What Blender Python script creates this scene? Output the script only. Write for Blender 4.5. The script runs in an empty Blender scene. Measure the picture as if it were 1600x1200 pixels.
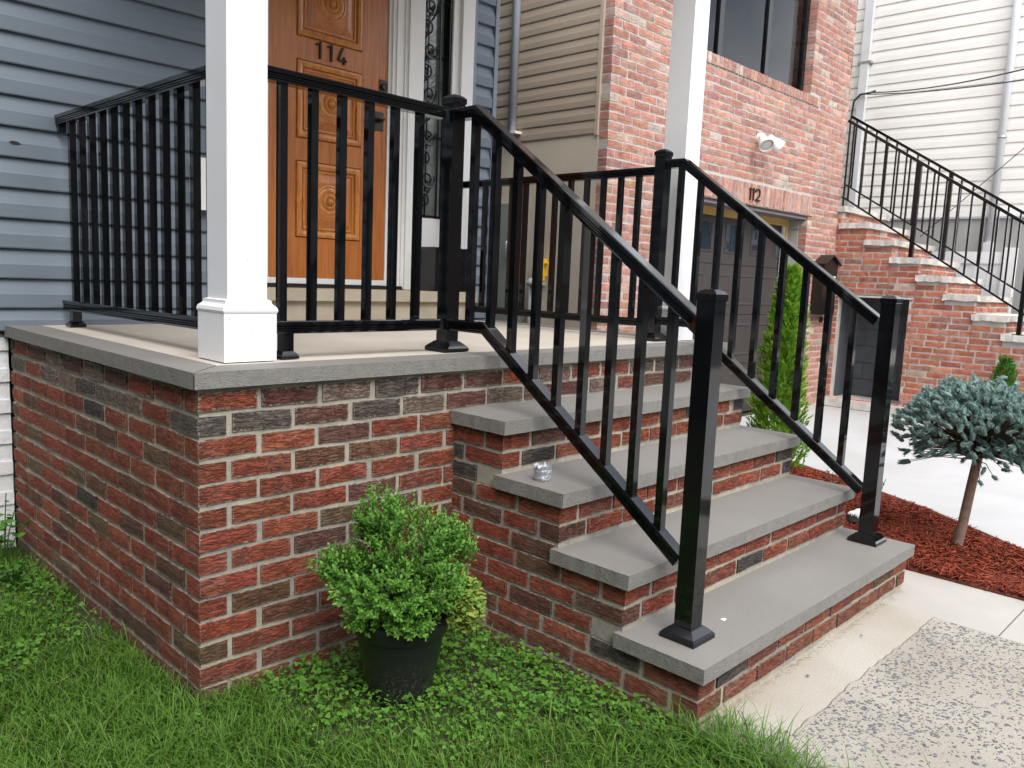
import bpy, bmesh, math, random
import numpy as np
from mathutils import Vector, Matrix
rnd = random.Random(11)
NR = np.random.default_rng(5)
R = math.radians
scn = bpy.context.scene
COL = scn.collection

# ------------------------------------------------------------------ camera
cam_d = bpy.data.cameras.new('camera'); cam = bpy.data.objects.new('camera', cam_d); COL.objects.link(cam)
CAMP = Vector((-2.05547, -1.14685, 1.33155))
rv = Vector((0.69813088, -0.71474037, 0.0419461)); uv_ = Vector((0.06513127, 0.12174282, 0.99042244)); fv = Vector((0.71300153, 0.68871249, -0.13154437))
m3 = Matrix((rv, uv_, -fv)).transposed()
cam.matrix_world = Matrix.Translation(CAMP) @ m3.to_4x4()
cam_d.sensor_width = 36; cam_d.lens = 36 * 1273.507 / 1600; cam_d.clip_end = 600; cam_d.clip_start = .05
scn.camera = cam
scn.render.resolution_x = 1024; scn.render.resolution_y = 768

# ------------------------------------------------------------------ world, sun, exposure
SUN_EL, SUN_AZ = R(52), R(200)          # azimuth measured clockwise from +Y (200 = from the street side, a little left)
w = bpy.data.worlds.new('World'); scn.world = w; w.use_nodes = True
nt = w.node_tree; bg = nt.nodes['Background']
sky = nt.nodes.new('ShaderNodeTexSky'); sky.sky_type = 'NISHITA'; sky.sun_disc = False
sky.sun_elevation = SUN_EL; sky.sun_rotation = SUN_AZ; sky.air_density = 1.0; sky.dust_density = 4.0; sky.ozone_density = 1.0
# broken bright cloud, the same over the whole sky
tc = nt.nodes.new('ShaderNodeTexCoord'); cn = nt.nodes.new('ShaderNodeTexNoise'); cn.inputs['Scale'].default_value = 2.6; cn.inputs['Detail'].default_value = 6
nt.links.new(tc.outputs['Generated'], cn.inputs['Vector'])
cr = nt.nodes.new('ShaderNodeValToRGB'); cr.color_ramp.elements[0].position = .34; cr.color_ramp.elements[1].position = .58; nt.links.new(cn.outputs[0], cr.inputs[0])
cm_ = nt.nodes.new('ShaderNodeMixRGB'); nt.links.new(cr.outputs[0], cm_.inputs[0]); nt.links.new(sky.outputs[0], cm_.inputs[1]); cm_.inputs[2].default_value = (13, 13.3, 13.8, 1)
nt.links.new(cm_.outputs[0], bg.inputs[0]); bg.inputs[1].default_value = 0.12
sd = bpy.data.lights.new('sun', 'SUN'); sd.energy = 1.4; sd.angle = R(38); sd.color = (1, .975, .94)
so = bpy.data.objects.new('sun', sd); COL.objects.link(so)
sdir = Vector((math.sin(SUN_AZ) * math.cos(SUN_EL), math.cos(SUN_AZ) * math.cos(SUN_EL), math.sin(SUN_EL)))
so.rotation_euler = sdir.to_track_quat('Z', 'Y').to_euler(); so.location = sdir * 30
scn.view_settings.view_transform = 'Standard'; scn.view_settings.look = 'None'
scn.view_settings.gamma = 1; scn.view_settings.use_curve_mapping = False
scn.view_settings.exposure = 1.0
scn.render.engine = 'CYCLES'
scn.cycles.max_bounces = 6; scn.cycles.diffuse_bounces = 3; scn.cycles.glossy_bounces = 3; scn.cycles.transmission_bounces = 3; scn.cycles.transparent_max_bounces = 6

# ------------------------------------------------------------------ node helpers / materials
class Mat:
    def __init__(s, name, col=(.5, .5, .5), rough=.6, metal=0, spec=.5):
        s.m = bpy.data.materials.new(name); s.m.use_nodes = True; s.nt = s.m.node_tree
        s.b = s.nt.nodes['Principled BSDF']
        s.b.inputs['Base Color'].default_value = (*col, 1); s.b.inputs['Roughness'].default_value = rough
        s.b.inputs['Metallic'].default_value = metal; s.b.inputs['Specular IOR Level'].default_value = spec
        s._pos = None
    def n(s, t, **kw):
        nd = s.nt.nodes.new('ShaderNode' + t)
        for k, v in kw.items(): setattr(nd, k, v)
        return nd
    def l(s, a, b): s.nt.links.new(a, b)
    def put(s, sock, v):
        if hasattr(v, 'is_linked') or hasattr(v, 'links'): s.l(v, sock)
        elif isinstance(v, tuple) and len(v) == 3 and sock.type == 'RGBA': sock.default_value = (*v, 1)
        else: sock.default_value = v
    def pos(s):
        if s._pos is None: s._pos = s.n('NewGeometry').outputs['Position']
        return s._pos
    def noise(s, scale, vec=None, detail=4, rough=.55, dist=0, stretch=None):
        v = vec if vec is not None else s.pos()
        if stretch:
            mp = s.n('Mapping'); s.l(v, mp.inputs[0]); mp.inputs['Scale'].default_value = stretch; v = mp.outputs[0]
        nd = s.n('TexNoise'); s.l(v, nd.inputs['Vector'])
        nd.inputs['Scale'].default_value = scale; nd.inputs['Detail'].default_value = detail
        nd.inputs['Roughness'].default_value = rough; nd.inputs['Distortion'].default_value = dist
        return nd.outputs[0]
    def ramp(s, fac, a, b, c0=(0, 0, 0), c1=(1, 1, 1)):
        nd = s.n('ValToRGB'); s.put(nd.inputs[0], fac)
        e = nd.color_ramp.elements; e[0].position = a; e[1].position = b; e[0].color = (*c0, 1); e[1].color = (*c1, 1)
        return nd.outputs[0]
    def mix(s, fac, a, b, mode='MIX'):
        nd = s.n('MixRGB', blend_type=mode); s.put(nd.inputs[0], fac); s.put(nd.inputs[1], a); s.put(nd.inputs[2], b); return nd.outputs[0]
    def math(s, op, a, b=0.0, c=None, clamp=False):
        nd = s.n('Math', operation=op, use_clamp=clamp); s.put(nd.inputs[0], a); s.put(nd.inputs[1], b)
        if c is not None: s.put(nd.inputs[2], c)
        return nd.outputs[0]
    def bump(s, h, dist=.002, strength=1.0, normal=None):
        nd = s.n('Bump'); s.l(h, nd.inputs['Height']); nd.inputs['Distance'].default_value = dist; nd.inputs['Strength'].default_value = strength
        if normal is not None: s.l(normal, nd.inputs['Normal'])
        s.l(nd.outputs[0], s.b.inputs['Normal']); return nd.outputs[0]
    def color(s, c): s.put(s.b.inputs['Base Color'], c)
    def rough(s, v): s.put(s.b.inputs['Roughness'], v)

def hsv_var(M, base, rndsock, amt):
    """small brightness variation by a 0..1 socket"""
    f = M.math('MULTIPLY_ADD', rndsock, amt * 2, 1 - amt)
    return M.mix(1.0, base, f, 'MULTIPLY')

def brick_mat(name, attr, mortar, bump, smear, stain_z=None, scale=1.0, tone=.42):
    M = Mat(name, rough=.88, spec=.25)
    if attr:
        c = M.n('Attribute', attribute_name='Col').outputs['Color']; off = 0.0
    else:
        oi = M.n('ObjectInfo'); c = oi.outputs['Color']; off = M.math('MULTIPLY', oi.outputs['Random'], 37.0)
    uvn = M.n('UVMap'); uvn.uv_map = 'UVMap'
    cb = M.n('CombineXYZ'); sp = M.n('SeparateXYZ'); M.l(uvn.outputs[0], sp.inputs[0])
    M.l(sp.outputs[0], cb.inputs[0]); M.l(sp.outputs[1], cb.inputs[1]); M.put(cb.inputs[2], off)
    v = cb.outputs[0]
    bark = M.noise(1, v, detail=5, rough=.66, dist=.55, stretch=(34 * scale, 120 * scale, 1))
    crev = M.ramp(bark, .40, .50)
    fine = M.noise(420, v, detail=2)
    h = M.math('MULTIPLY_ADD', fine, .15, M.math('MULTIPLY_ADD', crev, .9, bark))
    # tone within a brick: patches of brown and dark flashing
    t = M.noise(18, v, detail=3); t2 = M.noise(5, v, detail=2)
    c = M.mix(M.math('MULTIPLY', M.ramp(t2, .54, .70), tone), c, (.17, .10, .065))
    c = M.mix(1.0, c, M.ramp(t, .25, .75, (.70, .69, .69), (1.2, 1.2, 1.2)), 'MULTIPLY')
    # mortar smeared over the brick edges and into the grain
    ed = M.n('Attribute', attribute_name='ed').outputs['Fac']
    nz = M.noise(85, M.pos(), detail=5, rough=.75)
    big = M.noise(3.1, M.pos(), detail=2)
    lim = M.math('MULTIPLY', M.ramp(nz, .38, .72), M.math('MULTIPLY_ADD', M.ramp(big, .35, .75), smear * .8, smear * .45))
    if stain_z:
        sz = M.n('SeparateXYZ'); M.l(M.pos(), sz.inputs[0])
        k = M.n('MapRange'); k.inputs[1].default_value = stain_z[0]; k.inputs[2].default_value = stain_z[1]; M.l(sz.outputs[2], k.inputs[0])
        sn = M.n('SeparateXYZ'); M.l(M.n('NewGeometry').outputs['True Normal'], sn.inputs[0])
        lim = M.math('ADD', lim, M.math('MULTIPLY', k.outputs[0], M.math('MULTIPLY', M.ramp(nz, .45, .8), .016)))
    soft = M.n('MapRange'); M.l(M.math('SUBTRACT', lim, ed), soft.inputs[0]); soft.inputs[1].default_value = -.0012; soft.inputs[2].default_value = .0022
    spk = M.math('GREATER_THAN', M.noise(120, M.pos(), detail=2), .745)
    haze_ = M.math('MULTIPLY', M.ramp(M.noise(9, M.pos(), detail=4), .5, .8), .22 if tone > .3 else .4)
    msk = M.math('MAXIMUM', M.math('MULTIPLY', soft.outputs[0], .8), M.math('MAXIMUM', M.math('MULTIPLY', spk, .4), haze_))
    c = M.mix(msk, c, mortar)
    if stain_z:
        g_ = M.n('MapRange'); g_.inputs[1].default_value = .17; g_.inputs[2].default_value = -.02; M.l(sz.outputs[2], g_.inputs[0])
        c = M.mix(M.math('MULTIPLY', g_.outputs[0], M.ramp(M.noise(16, M.pos(), detail=5, rough=.7), .32, .68, (.1,) * 3, (.75,) * 3)), c, (.17, .125, .095))
    M.color(c); M.bump(h, bump)
    return M.m

MAT = {}
MORT = (.33, .305, .26)
MAT['brick'] = brick_mat('rough_face_brick', False, MORT, .0125, .0075, (.76, .98))
MAT['brick_j'] = brick_mat('rough_face_brick_joined', True, MORT, .0125, .0075, (.76, .98))
MAT['brick2'] = brick_mat('tumbled_brick', False, (.52, .465, .43), .002, .006, None, .6, .25)
MAT['brick2_j'] = brick_mat('tumbled_brick_joined', True, (.52, .465, .43), .002, .006, None, .6, .25)

def plain(name, col, rough=.7, var=.12, scale=6, bump=0, bscale=200, spec=.4, metal=0, detail=4):
    M = Mat(name, col, rough, metal, spec)
    n = M.noise(scale, detail=detail)
    M.color(M.mix(1.0, col, M.ramp(n, .25, .75, (1 - var,) * 3, (1 + var,) * 3), 'MULTIPLY'))
    if bump: M.bump(M.noise(bscale, detail=3), bump)
    MAT[name] = M.m; return M

M = plain('mortar', MORT, .92, .22, 9, .0022, 240)
n1 = M.noise(2.2); n2 = M.noise(40)
c = M.mix(M.ramp(n1, .42, .62), (.39, .35, .275), (.27, .253, .222)); c = M.mix(1.0, c, M.ramp(n2, .2, .8, (.75,) * 3, (1.2,) * 3), 'MULTIPLY'); M.color(c)
plain('mortar2', (.47, .43, .395), .92, .15, 12, .0015, 200)
M = plain('bluestone', (.215, .208, .20), .72, .1, 5, .0006, 300)
st = M.noise(1, stretch=(2.2, 3.0, 4), detail=4, dist=.2); f = M.noise(240, detail=2)
c = M.mix(M.ramp(st, .3, .7), (.178, .168, .155), (.200, .190, .176)); c = M.mix(1.0, c, M.ramp(f, .25, .75, (.9,) * 3, (1.1,) * 3), 'MULTIPLY')
c = M.mix(M.math('MULTIPLY', M.ramp(M.noise(1.3, detail=6, rough=.65, dist=.5), .48, .72), .30), c, (.135, .125, .11)); sp = M.math('GREATER_THAN', M.noise(75, detail=1), .80); c = M.mix(M.math('MULTIPLY', sp, .35), c, (.6, .6, .6)); M.color(c)
M = plain('split_stone', (.20, .193, .178), .85, .15, 30, .004, 110)
h = M.math('MULTIPLY_ADD', M.noise(90, detail=5), 1.0, M.noise(260, detail=2)); M.bump(h, .0035)
M = plain('porch_concrete', (.47, .425, .36), .8, .1, 3, .0006, 260)
c = M.mix(M.ramp(M.noise(2.3, detail=5), .35, .7), (.45, .40, .335), (.52, .475, .41)); c = M.mix(1.0, c, M.ramp(M.noise(180, detail=2), .2, .8, (.88,) * 3, (1.1,) * 3), 'MULTIPLY'); M.color(c)
M = plain('step_concrete', (.40, .345, .26), .85, .16, 5, .001, 150)
M = plain('walk_concrete', (.50, .465, .41), .86, .1, 4, .001, 200)
c = M.mix(M.ramp(M.noise(1.7, detail=5, dist=.4), .38, .66), (.33, .298, .248), (.385, .36, .315))
c = M.mix(1.0, c, M.ramp(M.noise(130, detail=3), .2, .8, (.82,) * 3, (1.12,) * 3), 'MULTIPLY')
pit = M.math('GREATER_THAN', M.noise(95, detail=1), .74); c = M.mix(M.math('MULTIPLY', pit, .5), c, (.2, .17, .13)); M.color(c)
M = plain('side_concrete', (.37, .35, .32), .86, .08, 3, .0008, 200)
M = plain('aggregate_matrix', (.40, .37, .32), .88, .18, 14, .0022, 160)
c = M.mix(M.ramp(M.noise(1.9, detail=5), .35, .65), (.265, .24, .20), (.335, .31, .268)); c = M.mix(1.0, c, M.ramp(M.noise(210, detail=3), .2, .8, (.7,) * 3, (1.25,) * 3), 'MULTIPLY'); M.color(c)
M = Mat('pebble', rough=.6); a = M.n('Attribute', attribute_name='Col').outputs['Color']; M.color(M.mix(1.0, a, M.ramp(M.noise(300), .2, .8, (.8,) * 3, (1.2,) * 3), 'MULTIPLY')); MAT['pebble'] = M.m
M = plain('driveway_concrete', (.70, .70, .70), .8, .05, 1.6, .0006, 220)
c = M.mix(M.ramp(M.noise(1.1, detail=6, dist=.6), .4, .62), (.37, .367, .36), (.415, .415, .42)); M.color(c)
M = plain('soil', (.045, .032, .02), .95, .4, 18, .01, 60)
M = plain('lawn_soil', (.04, .05, .018), .95, .4, 12, .008, 70)

def glossblack(name, col, rough):
    M = Mat(name, col, rough, 0, .5)
    M.rough(M.ramp(M.noise(9, detail=3), .3, .8, (rough * .8,) * 3, (rough * 1.5,) * 3))
    dust = M.ramp(M.noise(14, detail=6, rough=.75), .62, .85)
    M.color(M.mix(M.math('MULTIPLY', dust, .012), col, (.45, .43, .4)))
    MAT[name] = M.m
glossblack('black_enamel', (.004, .0043, .005), .06)
glossblack('black_iron', (.005, .005, .006), .22)
M = plain('black_plastic', (.010, .012, .012), .3, .3, 20, .0003, 90); zs = M.n('SeparateXYZ'); M.l(M.pos(), zs.inputs[0]); dz_ = M.n('MapRange'); dz_.inputs[1].default_value = .16; dz_.inputs[2].default_value = -.03; M.l(zs.outputs[2], dz_.inputs[0]); M.color(M.mix(M.math('MULTIPLY', M.math('MULTIPLY', M.ramp(M.noise(130, detail=4, rough=.7), .52, .66), dz_.outputs[0]), .5), (.012, .014, .014), (.22, .19, .14)))
plain('white_vinyl', (.80, .80, .81), .38, .02, 3, 0)
plain('white_paint', (.80, .79, .77), .45, .03, 5, .0003, 160)
plain('white_brick_paint', (.70, .71, .72), .75, .08, 9, .004, 45)
plain('nail', (.25, .25, .26), .5)
def siding(name, col, sc=(0, 0, 0), rough=.5):
    M = Mat(name, col, rough, 0, .35)
    g = M.noise(60, stretch=(.05, .05, 1) if sc == (0, 0, 0) else sc, detail=3)
    d = M.noise(1.4, detail=5)
    c = M.mix(1.0, col, M.ramp(g, .3, .7, (.96,) * 3, (1.04,) * 3), 'MULTIPLY'); c = M.mix(1.0, c, M.ramp(d, .3, .7, (.95,) * 3, (1.04,) * 3), 'MULTIPLY')
    M.color(c); M.bump(g, .0002); MAT[name] = M.m
siding('blue_siding', (.155, .190, .228)); siding('tan_siding', (.38, .31, .24)); siding('white_siding', (.80, .775, .735))
plain('blue_trim', (.20, .245, .295), .5, .03)
plain('tan_stucco', (.56, .495, .40), .85, .06, 3, .0008, 150)
plain('tan_trim', (.46, .38, .30), .5, .04)
plain('grey_foundation', (.36, .355, .34), .9, .14, 2.5, .0012, 60)
plain('downspout_grey', (.42, .46, .51), .35, .06)
plain('downspout_white', (.62, .63, .65), .35, .05)
plain('pale_stone', (.55, .52, .48), .85, .2, 10, .006, 50)
plain('rust_steel', (.10, .06, .045), .8, .5, 20, .001, 80)
plain('lintel_grey', (.17, .16, .16), .75, .15, 6)
plain('raw_lumber', (.52, .34, .11), .7, .15, 5)
plain('garage_panel', (.05, .043, .042), .5, .08, 4, .0003, 60)
plain('dark_block', (.075, .082, .09), .9, .25, 7, .003, 130)
plain('block_mortar', (.10, .10, .095), .95, .2, 9)
plain('bronze', (.035, .025, .02), .45, .2, 20, 0, 1, .5, .7)
plain('dark_metal', (.05, .045, .042), .38, .2, 20, 0, 1, .5, .8)
plain('steel', (.5, .5, .5), .3, .1, 9, 0, 1, .5, .9)
plain('copper_brown', (.010, .008, .007), .4, .3, 20, 0, 1, .4, 0)
plain('yellow_paint', (.70, .42, .03), .45, .1)
plain('pipe_grey', (.42, .43, .43), .5, .1)
plain('cabinet_grey', (.30, .33, .30), .5, .06)
plain('cable', (.02, .02, .02), .5)
M = Mat('glass_dark', (.02, .03, .045), .03, 0, .8); MAT['glass_dark'] = M.m
M = Mat('rippled_glass', (.03, .04, .04), .05, 0, .7); M.bump(M.noise(34, detail=2, dist=.8), .0025); M.color(M.mix(M.ramp(M.noise(5), .4, .6), (.13, .155, .145), (.24, .275, .255))); MAT['rippled_glass'] = M.m
plain('curtain', (.55, .75, .75), .8, .12, 8)
plain('lamp_glass', (.62, .6, .56), .1, .1)
plain('glitter', (.42, .45, .5), .3, .6, 260, .004, 240, .6, .6)

M = Mat('door_wood', (.36, .12, .03), .30, 0, .45)
gr = M.noise(1, stretch=(62, 62, 3.2), detail=6, rough=.65, dist=.9)
bg_ = M.noise(1, stretch=(9, 9, 1.1), detail=2)
c = M.mix(M.ramp(gr, .32, .70), (.30, .085, .022), (.52, .185, .045)); c = M.mix(M.math('MULTIPLY', M.ramp(bg_, .45, .75), .45), c, (.54, .20, .05)); M.color(c)
M.bump(gr, .0006); MAT['door_wood'] = M.m
M2 = Mat('door_moulding', (.42, .16, .035), .30, 0, .45)
gr = M2.noise(1, stretch=(30, 30, 8), detail=6, rough=.65, dist=1.2)
M2.color(M2.mix(M2.ramp(gr, .32, .70), (.36, .11, .024), (.62, .26, .06))); M2.bump(gr, .0006); MAT['door_moulding'] = M2.m

def leafmat(name, a, b, rough=.45, trans=.25, tip=None, scale=None):
    M = Mat(name, a, rough, 0, .22)
    r = M.n('Attribute', attribute_name='rnd').outputs['Fac']
    c = M.mix(r, a, b)
    if tip:
        t = M.n('Attribute', attribute_name='tip').outputs['Fac']; c = M.mix(t, c, tip)
    M.color(c)
    tr = M.n('BsdfTranslucent'); M.put(tr.inputs[0], c)
    ms = M.n('MixShader'); ms.inputs[0].default_value = trans
    M.l(M.b.outputs[0], ms.inputs[1]); M.l(tr.outputs[0], ms.inputs[2])
    M.l(ms.outputs[0], M.nt.nodes['Material Output'].inputs[0]); MAT[name] = M.m
leafmat('grass_blade', (.038, .108, .009), (.11, .235, .024), .6, .3, (.14, .26, .045))
leafmat('clover_leaf', (.048, .145, .016), (.125, .275, .036), .6, .25, (.14, .32, .05))
leafmat('box_leaf', (.05, .15, .022), (.15, .33, .05), .35, .25, (.22, .40, .09))
leafmat('clover_gold', (.13, .26, .04), (.26, .30, .06), .5, .25)
leafmat('spruce_needle', (.065, .12, .105), (.28, .41, .38), .6, .1, (.36, .46, .42))
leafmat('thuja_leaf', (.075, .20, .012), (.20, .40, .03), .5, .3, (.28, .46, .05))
leafmat('weed_leaf', (.05, .15, .02), (.10, .25, .04), .5, .25)
leafmat('straw', (.28, .20, .10), (.42, .33, .18), .8, .1)
leafmat('dry_leaf', (.12, .05, .025), (.25, .12, .05), .7, .1)
leafmat('mulch_chip', (.13, .024, .012), (.34, .070, .034), .85, 0.0)
plain('bark', (.20, .13, .095), .9, .25, 25, .003, 120)
plain('twig', (.06, .04, .025), .9, .2, 25)

# ------------------------------------------------------------------ object helpers
WORIG = {}                                            # world origin of every object (no rotated parents)
def link(o, parent=None, origin=(0, 0, 0)):
    COL.objects.link(o); origin = Vector(origin); WORIG[o.name] = origin
    if parent is not None:
        o.parent = parent; o.location = origin - WORIG[parent.name]
    else: o.location = origin
    return o
def tag(o, label=None, cat=None, group=None, kind=None):
    if label: o['label'] = label
    if cat: o['category'] = cat
    if group: o['group'] = group
    if kind: o['kind'] = kind
    return o
def thing(name, label, cat, loc, group=None):
    return tag(link(bpy.data.objects.new(name, None), None, loc), label, cat, group)

class MB:
    def __init__(s): s.bm = bmesh.new()
    def poly(s, pts):
        try: return s.bm.faces.new([s.bm.verts.new(p) for p in pts])
        except ValueError: return None
    def box(s, x0, y0, z0, x1, y1, z1):
        if x0 > x1: x0, x1 = x1, x0
        if y0 > y1: y0, y1 = y1, y0
        if z0 > z1: z0, z1 = z1, z0
        v = [s.bm.verts.new(p) for p in ((x0, y0, z0), (x1, y0, z0), (x1, y1, z0), (x0, y1, z0), (x0, y0, z1), (x1, y0, z1), (x1, y1, z1), (x0, y1, z1))]
        for f in ((0, 3, 2, 1), (4, 5, 6, 7), (0, 1, 5, 4), (1, 2, 6, 5), (2, 3, 7, 6), (3, 0, 4, 7)): s.bm.faces.new([v[i] for i in f])
        return s
    def loft(s, rings, close=True, caps=True):
        vs = [[s.bm.verts.new(p) for p in r] for r in rings]; n = len(vs[0])
        for a, b in zip(vs, vs[1:]):
            for i in range(n if close else n - 1):
                j = (i + 1) % n; s.bm.faces.new((a[i], a[j], b[j], b[i]))
        if caps and close:
            s.bm.faces.new(vs[0][::-1]); s.bm.faces.new(vs[-1])
        return s
    def prism(s, pts2, frame, lo, hi):
        """extrude 2-D polygon; frame(u,v,t) -> world"""
        return s.loft([[frame(u, v, t) for u, v in pts2] for t in (lo, hi)])
    def tube(s, path, r, seg=8, taper=None):
        path = [Vector(p) for p in path]; rings = []; up = Vector((0, 0, 1)); prev = None
        for i, p in enumerate(path):
            d = (path[min(i + 1, len(path) - 1)] - path[max(i - 1, 0)])
            if d.length < 1e-9: d = Vector((0, 0, 1))
            d.normalize()
            if prev is None:
                a = d.orthogonal().normalized()
            else:
                a = (prev - d * prev.dot(d)); a = a.normalized() if a.length > 1e-6 else d.orthogonal().normalized()
            prev = a; b = d.cross(a); rr = r if taper is None else r * (1 + (taper - 1) * i / (len(path) - 1))
            rings.append([p + a * rr * math.cos(2 * math.pi * k / seg) + b * rr * math.sin(2 * math.pi * k / seg) for k in range(seg)])
        return s.loft(rings)
    def lathe(s, prof, c, seg=32, axis='z', caps=True):
        rings = []
        for r, h in prof:
            ring = []
            for k in range(seg):
                a = 2 * math.pi * k / seg; p, q = r * math.cos(a), r * math.sin(a)
                ring.append((c[0] + p, c[1] + q, c[2] + h) if axis == 'z' else (c[0] + p, c[1] - h, c[2] + q))
            rings.append(ring)
        return s.loft(rings, caps=caps)
    def bevel(s, w, seg=1, ang=30):
        es = [e for e in s.bm.edges if len(e.link_faces) == 2 and e.calc_face_angle(0) > R(ang)]
        bmesh.ops.bevel(s.bm, geom=es, offset=w, segments=seg, affect='EDGES', profile=.6, clamp_overlap=True); return s
    def rough(s, amp, cut=0, freq=18):
        """break up straight edges a little"""
        if cut: bmesh.ops.subdivide_edges(s.bm, edges=[e for e in s.bm.edges if e.calc_length() > cut], cuts=3, use_grid_fill=True)
        for v in s.bm.verts: v.co += Vector((rnd.uniform(-amp, amp), rnd.uniform(-amp, amp), rnd.uniform(-amp, amp)))
        return s
    def mesh(s, name, smooth=False):
        bmesh.ops.recalc_face_normals(s.bm, faces=s.bm.faces)
        me = bpy.data.meshes.new(name); s.bm.to_mesh(me); s.bm.free()
        if smooth:
            me.polygons.foreach_set('use_smooth', [True] * len(me.polygons))
        return me
    def build(s, name, mat, parent=None, smooth=False, origin=None):
        co = [v.co for v in s.bm.verts]
        if origin is None:
            mn = [min(c[i] for c in co) for i in range(3)]; mx = [max(c[i] for c in co) for i in range(3)]
            origin = Vector(((mn[0] + mx[0]) / 2, (mn[1] + mx[1]) / 2, mn[2]))
        origin = Vector(origin)
        for v in s.bm.verts: v.co -= origin
        me = s.mesh(name, smooth)
        if smooth == 'auto':
            me.set_sharp_from_angle(angle=R(40))
        me.materials.append(MAT[mat] if isinstance(mat, str) else mat)
        return link(bpy.data.objects.new(name, me), parent, origin)
def boxo(name, mat, parent, b, bev=0.0, seg=1):
    m = MB().box(*b)
    if bev: m.bevel(bev, seg)
    return m.build(name, mat, parent)
def soup(name, verts, faces, mat, parent=None, attrs=None, smooth=False):
    """fast mesh from numpy arrays; faces (n,k)"""
    me = bpy.data.meshes.new(name); nv = len(verts); nf, k = faces.shape
    me.vertices.add(nv); me.vertices.foreach_set('co', np.asarray(verts, np.float32).ravel())
    me.loops.add(nf * k); me.loops.foreach_set('vertex_index', faces.astype(np.int32).ravel())
    me.polygons.add(nf); me.polygons.foreach_set('loop_start', (np.arange(nf) * k).astype(np.int32)); me.polygons.foreach_set('loop_total', np.full(nf, k, np.int32))
    if smooth: me.polygons.foreach_set('use_smooth', np.ones(nf, bool))
    for an, dat in (attrs or {}).items():
        dat = np.asarray(dat, np.float32)
        if dat.ndim == 1: me.attributes.new(an, 'FLOAT', 'POINT').data.foreach_set('value', dat)
        else: me.attributes.new(an, 'FLOAT_COLOR', 'POINT').data.foreach_set('color', dat.ravel())
    me.update(calc_edges=True); me.validate()
    me.materials.append(MAT[mat] if isinstance(mat, str) else mat)
    return link(bpy.data.objects.new(name, me), parent, WORIG[parent.name] if parent is not None else (0, 0, 0))

# ------------------------------------------------------------------ bricks
def brick_arrays(L, h, dep, seed, jit):
    """local: x along the wall, face at y=0 looking to -y, z centred"""
    r = random.Random(seed); k_ = max(.06, .5 - h / 2 / L); xs = (-.5, -k_, 0, k_, .5); V = []; U = []; E = []
    j = lambda a: r.uniform(-a, a)
    for i, fx in enumerate(xs):
        x = fx * L + (j(jit) if 0 < i < 4 else j(jit * .6)); dy = j(jit * .7)
        edge = 0.0 if i in (0, 4) else min(h / 2, L * (.5 - k_))
        zt, zb = h / 2 + j(jit), -h / 2 + j(jit)
        rows = [(dep, h / 2, 0), (dy + .001, zt, 0), (dy - .0008, j(jit), edge), (dy + .001, zb, 0), (dep, -h / 2, 0)]
        for (y, z, e) in rows: V.append((x, y, z)); U.append((x, z if y != dep else z * 1.2)); E.append(e)
    F = []
    for i in range(4):
        for k in range(4):
            a = i * 5 + k
            if i in (0, 3) and k in (1, 2):          # split towards the brick's corner
                if (i == 0) == (k == 1): F += [(a, a + 5, a + 6), (a, a + 6, a + 1)]
                else: F += [(a, a + 5, a + 1), (a + 5, a + 6, a + 1)]
            else: F.append((a, a + 5, a + 6, a + 1))
    n = len(V)                                        # end caps with own verts (uv along depth)
    for i, sgn in ((0, -1), (4, 1)):
        base = len(V)
        for k in range(5):
            p = V[i * 5 + k]; V.append(p); U.append((p[1] + sgn * .4, p[2])); E.append(0.004 if k in (1, 2, 3) else .01)
        f = [base + k for k in range(5)]
        tri = [(f[0], f[1], f[2]), (f[0], f[2], f[4]), (f[2], f[3], f[4])]
        if sgn > 0: tri = [t[::-1] for t in tri]
        F += tri
    return V, U, E, F
BRK = {}
def brick_mesh(L, h, dep, mat, jit):
    L = round(L / .01) * .01; var = rnd.randrange(7); key = (L, round(h, 4), dep, mat, var)
    if key not in BRK:
        V, U, E, F = brick_arrays(L, h, dep, hash(key[:3]) + var * 97, jit)
        me = bpy.data.meshes.new('brick'); me.from_pydata(V, [], F)
        ul = me.uv_layers.new(name='UVMap')
        for lp in me.loops: ul.data[lp.index].uv = U[lp.vertex_index]
        me.attributes.new('ed', 'FLOAT', 'POINT').data.foreach_set('value', E)
        me.materials.append(MAT[mat]); BRK[key] = me
    return BRK[key]
def cam_size(p):
    v = Vector(p) - CAMP; z = v.dot(fv)
    if z < .2: return 0
    x = 800 + 1273.5 * v.dot(rv) / z; y = 600 - 1273.5 * v.dot(uv_) / z
    if not (-40 < x < 1640 and -40 < y < 1240): return 0
    return 1 / z
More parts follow.
